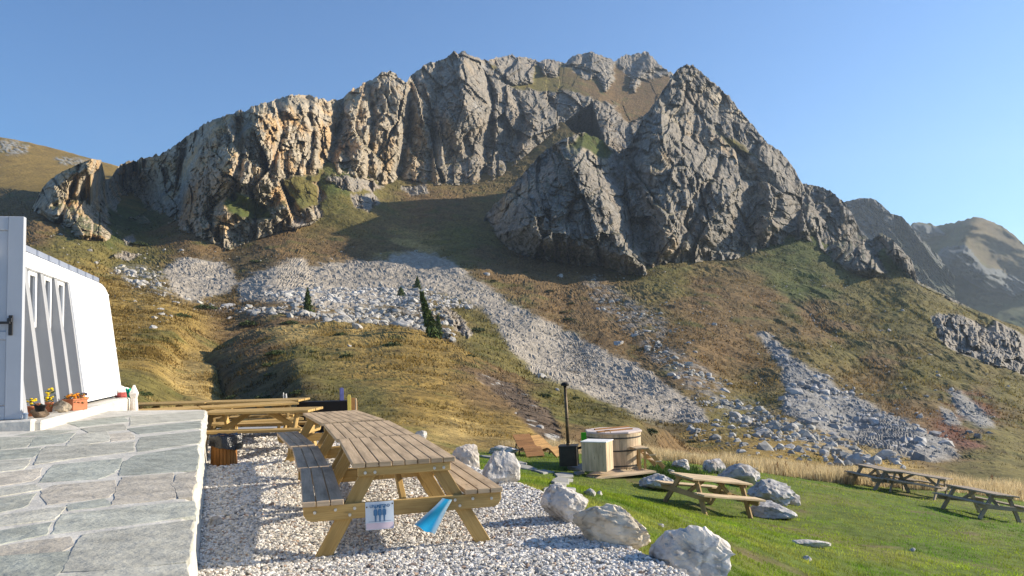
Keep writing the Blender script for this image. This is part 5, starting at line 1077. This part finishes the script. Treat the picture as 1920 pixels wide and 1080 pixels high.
# dead flower stalks in it
ST = [(1382, 888, 22), (1458, 890, 24), (1474, 892, 28), (1512, 880, 14), (1515, 893, 24), (1519, 893, 20), (1530, 890, 14), (1860, 905, 14)]
for k, (px_, py_, hp_) in enumerate(ST):
    p = on_lawn(px_, py_); h = hp_*p[1]/FPX; m = MB(); m.tube([(0, 0, 0), (.02, 0, h*.5), (.01, .02, h)], [.012, .01, .006], 5)
    for j in range(7): z = h*(.45+.07*j); a = j*2.2; m.tube([(.01, 0, z), (.01+.05*math.cos(a), .05*math.sin(a), z+.04)], [.012, .016], 5)
    if k == 0: m.build('dead_stalk', MT['brown_board'], None, loc=p); tag(bpy.data.objects['dead_stalk'], 'single dead brown stalk in the dry grass, leftmost one', 'plant', 'dead stalks in the dry grass')
    else: tag(m.build('dead_stalk', MT['brown_board'], None, loc=p), ['', 'dead brown stalk left of the tall forked pair', 'tallest dead brown stalk right of its neighbour in the dry grass', 'short dead brown stalk before the cluster', 'dead brown stalk in the cluster of three, its left one', 'dead brown stalk in the cluster of three, its middle one', 'dead brown stalk in the cluster of three, its right one', 'lone dead brown stalk by the rightmost table'][k], 'plant', 'dead stalks in the dry grass')
# green plants by the deck
m = []; n = 900; cx = RNG.normal(1262, 22, n); cy = RNG.normal(888, 6, n)
P = np.array([on_lawn(a, b) for a, b in zip(cx[:240], cy[:240])]); P = np.repeat(P, 12, 0)+RNG.normal(0, .10, (2880, 3))*np.array([1, 1, .2])
blades('low_plants', P[:, 0], P[:, 1], Zl(P[:, 0], P[:, 1]), RNG.uniform(.08, .22, len(P)), .05, np.array([.05, .10, .02])*RNG.uniform(.5, 1.3, (len(P), 1)), MT['blade'], 1.1)

# ------------------------------------------------------------ things on the slopes
def slope_pt(px, py):
    D = ground_depth(px, py, [knoll, hill]); return at(px, py, D), D
def inpoly(polys, n, soft=(0, .1)):
    polys = [np.array(q, float) for q in polys]; lo = np.min([q.min(0) for q in polys], 0); hi = np.max([q.max(0) for q in polys], 0)
    x = RNG.uniform(lo[0], hi[0], n); y = RNG.uniform(lo[1], hi[1], n); k = np.max([sdf(q, x, y) for q in polys], 0) > RNG.normal(soft[0], soft[1], n)
    return x[k], y[k]
BASES = [rockshape(200+k, 1, 7, 0, (1, .8, .7)) for k in range(8)]
def many(polys, n, s, sig, name_col, clip=None, jit=.15):
    x, y = inpoly(polys, n, (2, 5)); P = []; S = []
    for a, b in zip(x, y):
        D = hill.depth(a, b); dk = knoll.depth(a, b)
        if dk < D: continue
        if D > 1e8: continue
        P.append(at(a, b, D)); S.append(s)
    P = np.array(P); S = np.array(S)*RNG.lognormal(0, sig, len(S))
    if clip: S = np.minimum(S, clip)
    C = np.array(name_col)*RNG.uniform(.6, 1.25, (len(P), 1)); return P, S, C
A = [many([S1, S2], 46000, .15, .45, (.385, .345, .285), .8), many([S4]+S5, 10000, .15, .45, (.30, .29, .27), .9), many(BF, 14000, .42, .5, (.42, .40, .36), 1.3), many([S3], 9000, .32, .55, (.36, .35, .315), 1.2), many([S4], 900, .5, .5, (.40, .39, .38), 1.2)]
low = [(480, 545), (600, 540), (720, 540), (800, 545), (900, 580), (700, 580), (560, 578)]
A.append(many([low], 2500, .5, .45, (.46, .44, .41), 1.3))
A.append(many([[(1280, 780), (1400, 770), (1520, 810), (1640, 850), (1760, 868), (1650, 880), (1450, 860), (1300, 830)]], 900, .28, .6, (.40, .39, .36), 1.))
A.append(many([[(1000, 480), (1500, 470), (1900, 700), (1900, 840), (1600, 780), (1200, 640)]], 900, .28, .5, (.38, .36, .33), .9)); A.append(many([[(60, 420), (200, 460), (700, 460), (900, 480), (300, 500), (100, 500)], [(200, 540), (400, 540), (420, 600), (220, 620)]], 700, .3, .5, (.44, .41, .36), 1.))
A.append(many([[(730, 545), (820, 560), (860, 640), (760, 640), (700, 600)]], 900, .45, .5, (.42, .40, .36), 1.2))
P = np.concatenate([a[0] for a in A]); S = np.concatenate([a[1] for a in A]); C = np.concatenate([a[2] for a in A]); P[:, 2] += S*.15
scatter('scree_stones', BASES, P, S, C, MT['fields'], 'stuff')
# the 280 boulders that show largest: one object each
SHP = []
for k in range(8):
    V, F = rockshape(300+k, 3, 9, .06, (1, .85, .72)); q = (V*3).astype(np.float32)
    SHP.append(npmesh('boulder', V, F, MT['fields'], np.array([.44, .42, .39])*(1+.3*fbm(q, 3))[:, None], False))
ZN = [(BF, 110, 'pale boulder among the rubble of the lower boulder field', 'boulders of the lower boulder field', .75), ([S3], 70, 'grey boulder in the rock trail right of the big scree', 'boulders of the rock trail', .62), ([[(1300, 755), (1420, 770), (1520, 805), (1640, 850), (1740, 866), (1640, 872), (1500, 850), (1380, 830), (1290, 800)]], 45, 'grey boulder at the foot of the right scree', 'boulders below the right scree', .6), ([S4], 30, 'grey boulder lying on the right scree', 'boulders on the right scree', .6), ([[(470, 545), (600, 535), (760, 540), (820, 550), (700, 575), (560, 575)]], 35, 'pale boulder low on the big left scree', 'boulders on the big left scree', .7)]
for polys, n, lab, grp, s0 in ZN:
    x, y = inpoly(polys, n*12); c = 0
    for a, b in zip(x, y):
        if c >= n: break
        D = hill.depth(a, b)
        if knoll.depth(a, b) < D or D > 1e8: continue
        o = link('boulder', SHP[c % 8], None, at(a, b, D)); s = s0*RNG.lognormal(0, .42)*min(1.2, (D/150)**.5); o.scale = (s, s*RNG.uniform(.8, 1.1), s*RNG.uniform(.7, 1.1)); o.rotation_euler = (RNG.normal(0, .3), RNG.normal(0, .3), RNG.uniform(0, 6.3)); tag(o, lab, 'boulder', grp); c += 1
SOLO = [(1015, 703, 11, 'lone boulder with a shadow low on the big scree'), (1045, 730, 8, 'flat boulder near the lower edge of the big scree'), (1075, 707, 5, 'small boulder right of the middle of the big scree'), (912, 512, 7, 'grey boulder at the upper right edge of the big scree'), (1050, 516, 9, 'grey block under the middle of the great rock wall'), (1158, 640, 16, 'brown split boulder on the brown slope between scree and rock trail'), (1368, 720, 7, 'grey boulder alone right of the rock trail'), (340, 468, 6, 'white boulder pair on the brown slope above the left scree'), (620, 485, 5, 'white boulder at the top edge of the left scree'), (300, 580, 9, 'white boulder beside the dark shrub on the left meadow'), (327, 566, 9, 'white block right of the left meadow shrubs'), (285, 614, 12, 'flat pale rock on the left meadow'), (298, 604, 7, 'small pale rock above the flat one on the left meadow'), (656, 647, 6, 'small white rock on the golden knoll'), (668, 611, 13, 'large pale boulder at the lower edge of the boulder field'), (745, 566, 11, 'upright pale slab beside the dark spruce patch'), (596, 586, 10, 'pale boulder leaning by the lone conifer'), (1120, 578, 6, 'grey boulder on the brown slope'), (1495, 672, 4, 'bright white stone beside the right scree top'), (1828, 692, 5, 'white stone on the slope below the outcrop'), (1475, 838, 10, 'dark grey rock on the dry meadow before the right scree'), (1365, 835, 5, 'pale rock standing on the dry meadow'), (1170, 812, 13, 'grey boulder on the bank above the tub lid'), (965, 775, 8, 'pale rock breaking out of the earthy bank'), (1010, 800, 9, 'pale rock low on the earthy bank by the flue'), (430, 596, 7, 'white stones at the field margin'), (372, 610, 6, 'pale stone on the path of the left meadow')]
for k, (a, b, wp, lab) in enumerate(SOLO):
    p, D = slope_pt(a, b+wp*.3)
    if D > 1e8: continue
    o = link('boulder', SHP[k % 8], None, p); s = wp*D/FPX; o.scale = (s, s*.9, s*.8); o.rotation_euler = (RNG.normal(0, .2), RNG.normal(0, .2), RNG.uniform(0, 6)); tag(o, lab, 'boulder', 'solitary boulders on the slopes')
# tufts of dry grass and heath over the knoll and the slopes
for lay, n, nm in ((knoll, 170000, 'knoll_grass'), (hill, 300000, 'hillside_grass')):
    px = RNG.uniform(-60, 1980, n); py = np.where(RNG.random(n) < .3, RNG.uniform(520, 800, n), RNG.uniform(330, 880, n)) if lay is hill else RNG.uniform(600, 880, n)
    if lay is hill: px = np.where((py > 520) & (RNG.random(n) < .35), RNG.uniform(180, 440, n), px)
    c, D, ok = lay.color(px, py); k = ok & (px > lay.px[0]) & (px < lay.px[-1]) & (D < 330) & (D > 24)
    if lay is hill:
        k &= np.max([sdf(q, px, py) for q in [S1, S2, S4, RR]+S5], 0) < -1
    px, py, c, D = px[k], py[k], c[k], D[k]; P = at(px, py, D); q = P.astype(np.float32); m = sstep(-.1, .3, fbm(q/2.5, 3)); k = RNG.random(len(px)) < .25+.75*m; P, c, D = P[k], c[k], D[k]; n = len(P)
    sz = np.clip(D/90, .35, 2.0); blades(nm, P[:, 0], P[:, 1], P[:, 2]-.05, .30*sz*RNG.uniform(.5, 1.3, n), .20*sz, c*RNG.uniform(.55, 1.5, (n, 1)), MT['blade'], .8)
# juniper mats
def shrub_mesh(seed):
    r = np.random.default_rng(seed); n = 900; a = r.uniform(0, 6.28, n); q = np.sqrt(r.random(n)); x, y = q*np.cos(a), q*np.sin(a)
    z = np.sqrt(np.maximum(0, 1-q**2))*(.6+.4*pn(np.c_[x*2.5, y*2.5, x*0+seed].astype(np.float32)))*r.uniform(.4, 1, n)
    p = np.stack([x, y, z], 1); d1 = r.normal(size=(n, 3)); d1 /= np.linalg.norm(d1, axis=1)[:, None]; d2 = np.cross(d1, r.normal(size=(n, 3))); d2 /= np.linalg.norm(d2, axis=1)[:, None]; s = r.uniform(.05, .12, (n, 1))
    V = np.stack([p-d1*s, p+d2*s*.6, p+d1*s, p-d2*s*.6], 1).reshape(-1, 3); c = np.repeat(np.array([.045, .062, .018])*r.uniform(.5, 1.5, (n, 1)), 4, 0)
    return npmesh('juniper_shrub', V, np.arange(4*n).reshape(-1, 4), MT['leaf'], c, False)
SM = [shrub_mesh(k) for k in range(4)]
JU = [(652, 668, 25, 'round dark green shrub on the sunny right of the knoll'), (520, 664, 34, 'wide dark shrub near the knoll crest'), (505, 684, 22, 'dark shrub just below the wide one on the knoll'), (508, 702, 20, 'third dark shrub down the knoll side'), (470, 610, 34, 'olive shrub patch behind the knoll crest'), (545, 608, 30, 'green shrub strip along the boulder field edge'), (275, 577, 22, 'dark shrub left of the white meadow boulder'), (338, 594, 28, 'broad green shrub on the left meadow'), (385, 580, 34, 'long shrub band right of the meadow boulders'), (238, 566, 14, 'small dark shrub by the hut roof'), (260, 740, 34, 'dark shrub beside the hut corner'), (640, 628, 24, 'flat green shrub under the large pale boulder'), (735, 650, 36, 'long green shrub strip at the foot of the boulder field'), (560, 735, 26, 'dark shrub in the hollow of the knoll'), (500, 750, 40, 'largest dark shrub in the shaded hollow'), (440, 745, 26, 'dark shrub at the left of the shaded hollow'), (985, 512, 12, 'small green shrub below the rock wall'), (1030, 547, 16, 'green shrub on the brown slope, upper one'), (1066, 600, 20, 'green shrub on the brown slope, lower long one'), (1055, 586, 12, 'green shrub touching the lower long one'), (1070, 570, 14, 'green shrub right of the scree edge'), (925, 527, 12, 'green shrub at the upper scree edge'), (895, 620, 26, 'dark shrub on the green rib beside the scree'), (880, 668, 20, 'green shrub at the end of the boulder band'), (905, 792, 12, 'single small shrub on the golden knoll slope'), (1020, 742, 24, 'shrub patch below the boulder band'), (1215, 808, 30, 'dark shrub behind the hot tub'), (1300, 830, 22, 'dark shrub on the bank right of the tub'), (1080, 745, 14, 'small shrub on the knoll rim'), (265, 462, 30, 'green shrub patch under the left crag'), (480, 492, 18, 'dark shrub above the left scree'), (1515, 735, 14, 'shrub island in the right scree'), (590, 660, 16, 'small olive shrub on the knoll brow'), (690, 700, 14, 'small shrub in the middle of the knoll')]
for k, (a, b, wp, lab) in enumerate(JU):
    p, D = slope_pt(a, b)
    if D > 1e8: continue
    o = link('juniper_shrub', SM[k % 4], None, p-(0, 0, .1)); s = wp*D/FPX; o.scale = (s*.6, s*1.2, s*.42); tag(o, lab, 'shrub', 'dark juniper shrubs on the slopes')
# conifers
def conifer(px, py, hpx, wpx, label, lean=0.):
    p, D = slope_pt(px, py); h = hpx*D/FPX; w = wpx*D/FPX/2
    e = tag(empty('conifer', p), label, 'conifer', 'conifers in the boulder field'); MB().tube([(0, 0, -.3), (lean*.5, 0, h*.5), (lean, 0, h*.97)], [.03*h, .02*h, .004*h], 8).build('trunk', MT['pipe'], e)
    r = np.random.default_rng(int(px)); n = 1900; t = r.random(n)**.8; a = r.uniform(0, 6.28, n); ly = .75+.25*np.sin(t*34+a); rad = w*(1-t)**.8*ly*r.uniform(.35, 1.05, n)*(1+.3*np.sin(a*3+px))
    q = np.c_[rad*np.cos(a)+lean*t, rad*np.sin(a), t*h*.98+.03*h-rad*.25]; d = np.c_[np.cos(a), np.sin(a), r.normal(-.2, 1.0, n)]; s = np.c_[-np.sin(a)+r.normal(0, .4, n), np.cos(a), r.normal(0, .9, n)]; L = h*.045*r.uniform(.6, 1.5, (n, 1))
    V = np.stack([q-s*L*.4, q+d*L, q+s*L*.4, q-d*L*.5], 1).reshape(-1, 3); c = np.repeat(np.array([.075, .105, .024])*r.uniform(.5, 1.6, (n, 1)), 4, 0)
    link('crown', npmesh('crown', V, np.arange(4*n).reshape(-1, 4), MT['leaf'], c, False), e)
conifer(577, 591, 46, 28, 'lone conical conifer standing in the pale boulder field')
conifer(812, 634, 84, 26, 'tall slim conifer on the dark rib beside the scree', -1.2)
conifer(783, 545, 26, 22, 'short conifer at the top of the dark rib')
conifer(752, 556, 18, 26, 'low bushy conifer left of the short one on the rib')
conifer(822, 632, 40, 26, 'bushy conifer at the foot of the tall slim one')

# ------------------------------------------------------------ the air between here and the far peaks
hz = MB().box((300, 900, 170), (2400, 2600, 700))
hm = bpy.data.materials.new('haze'); hm.use_nodes = True; t = hm.node_tree; t.nodes.clear()
vo = t.nodes.new('ShaderNodeVolumePrincipled'); vo.inputs['Color'].default_value = (.66, .82, 1., 1); vo.inputs['Density'].default_value = .00015; vo.inputs['Anisotropy'].default_value = .35
mo = t.nodes.new('ShaderNodeOutputMaterial'); t.links.new(vo.outputs[0], mo.inputs['Volume'])
tag(hz.build('haze', hm), kind='stuff')
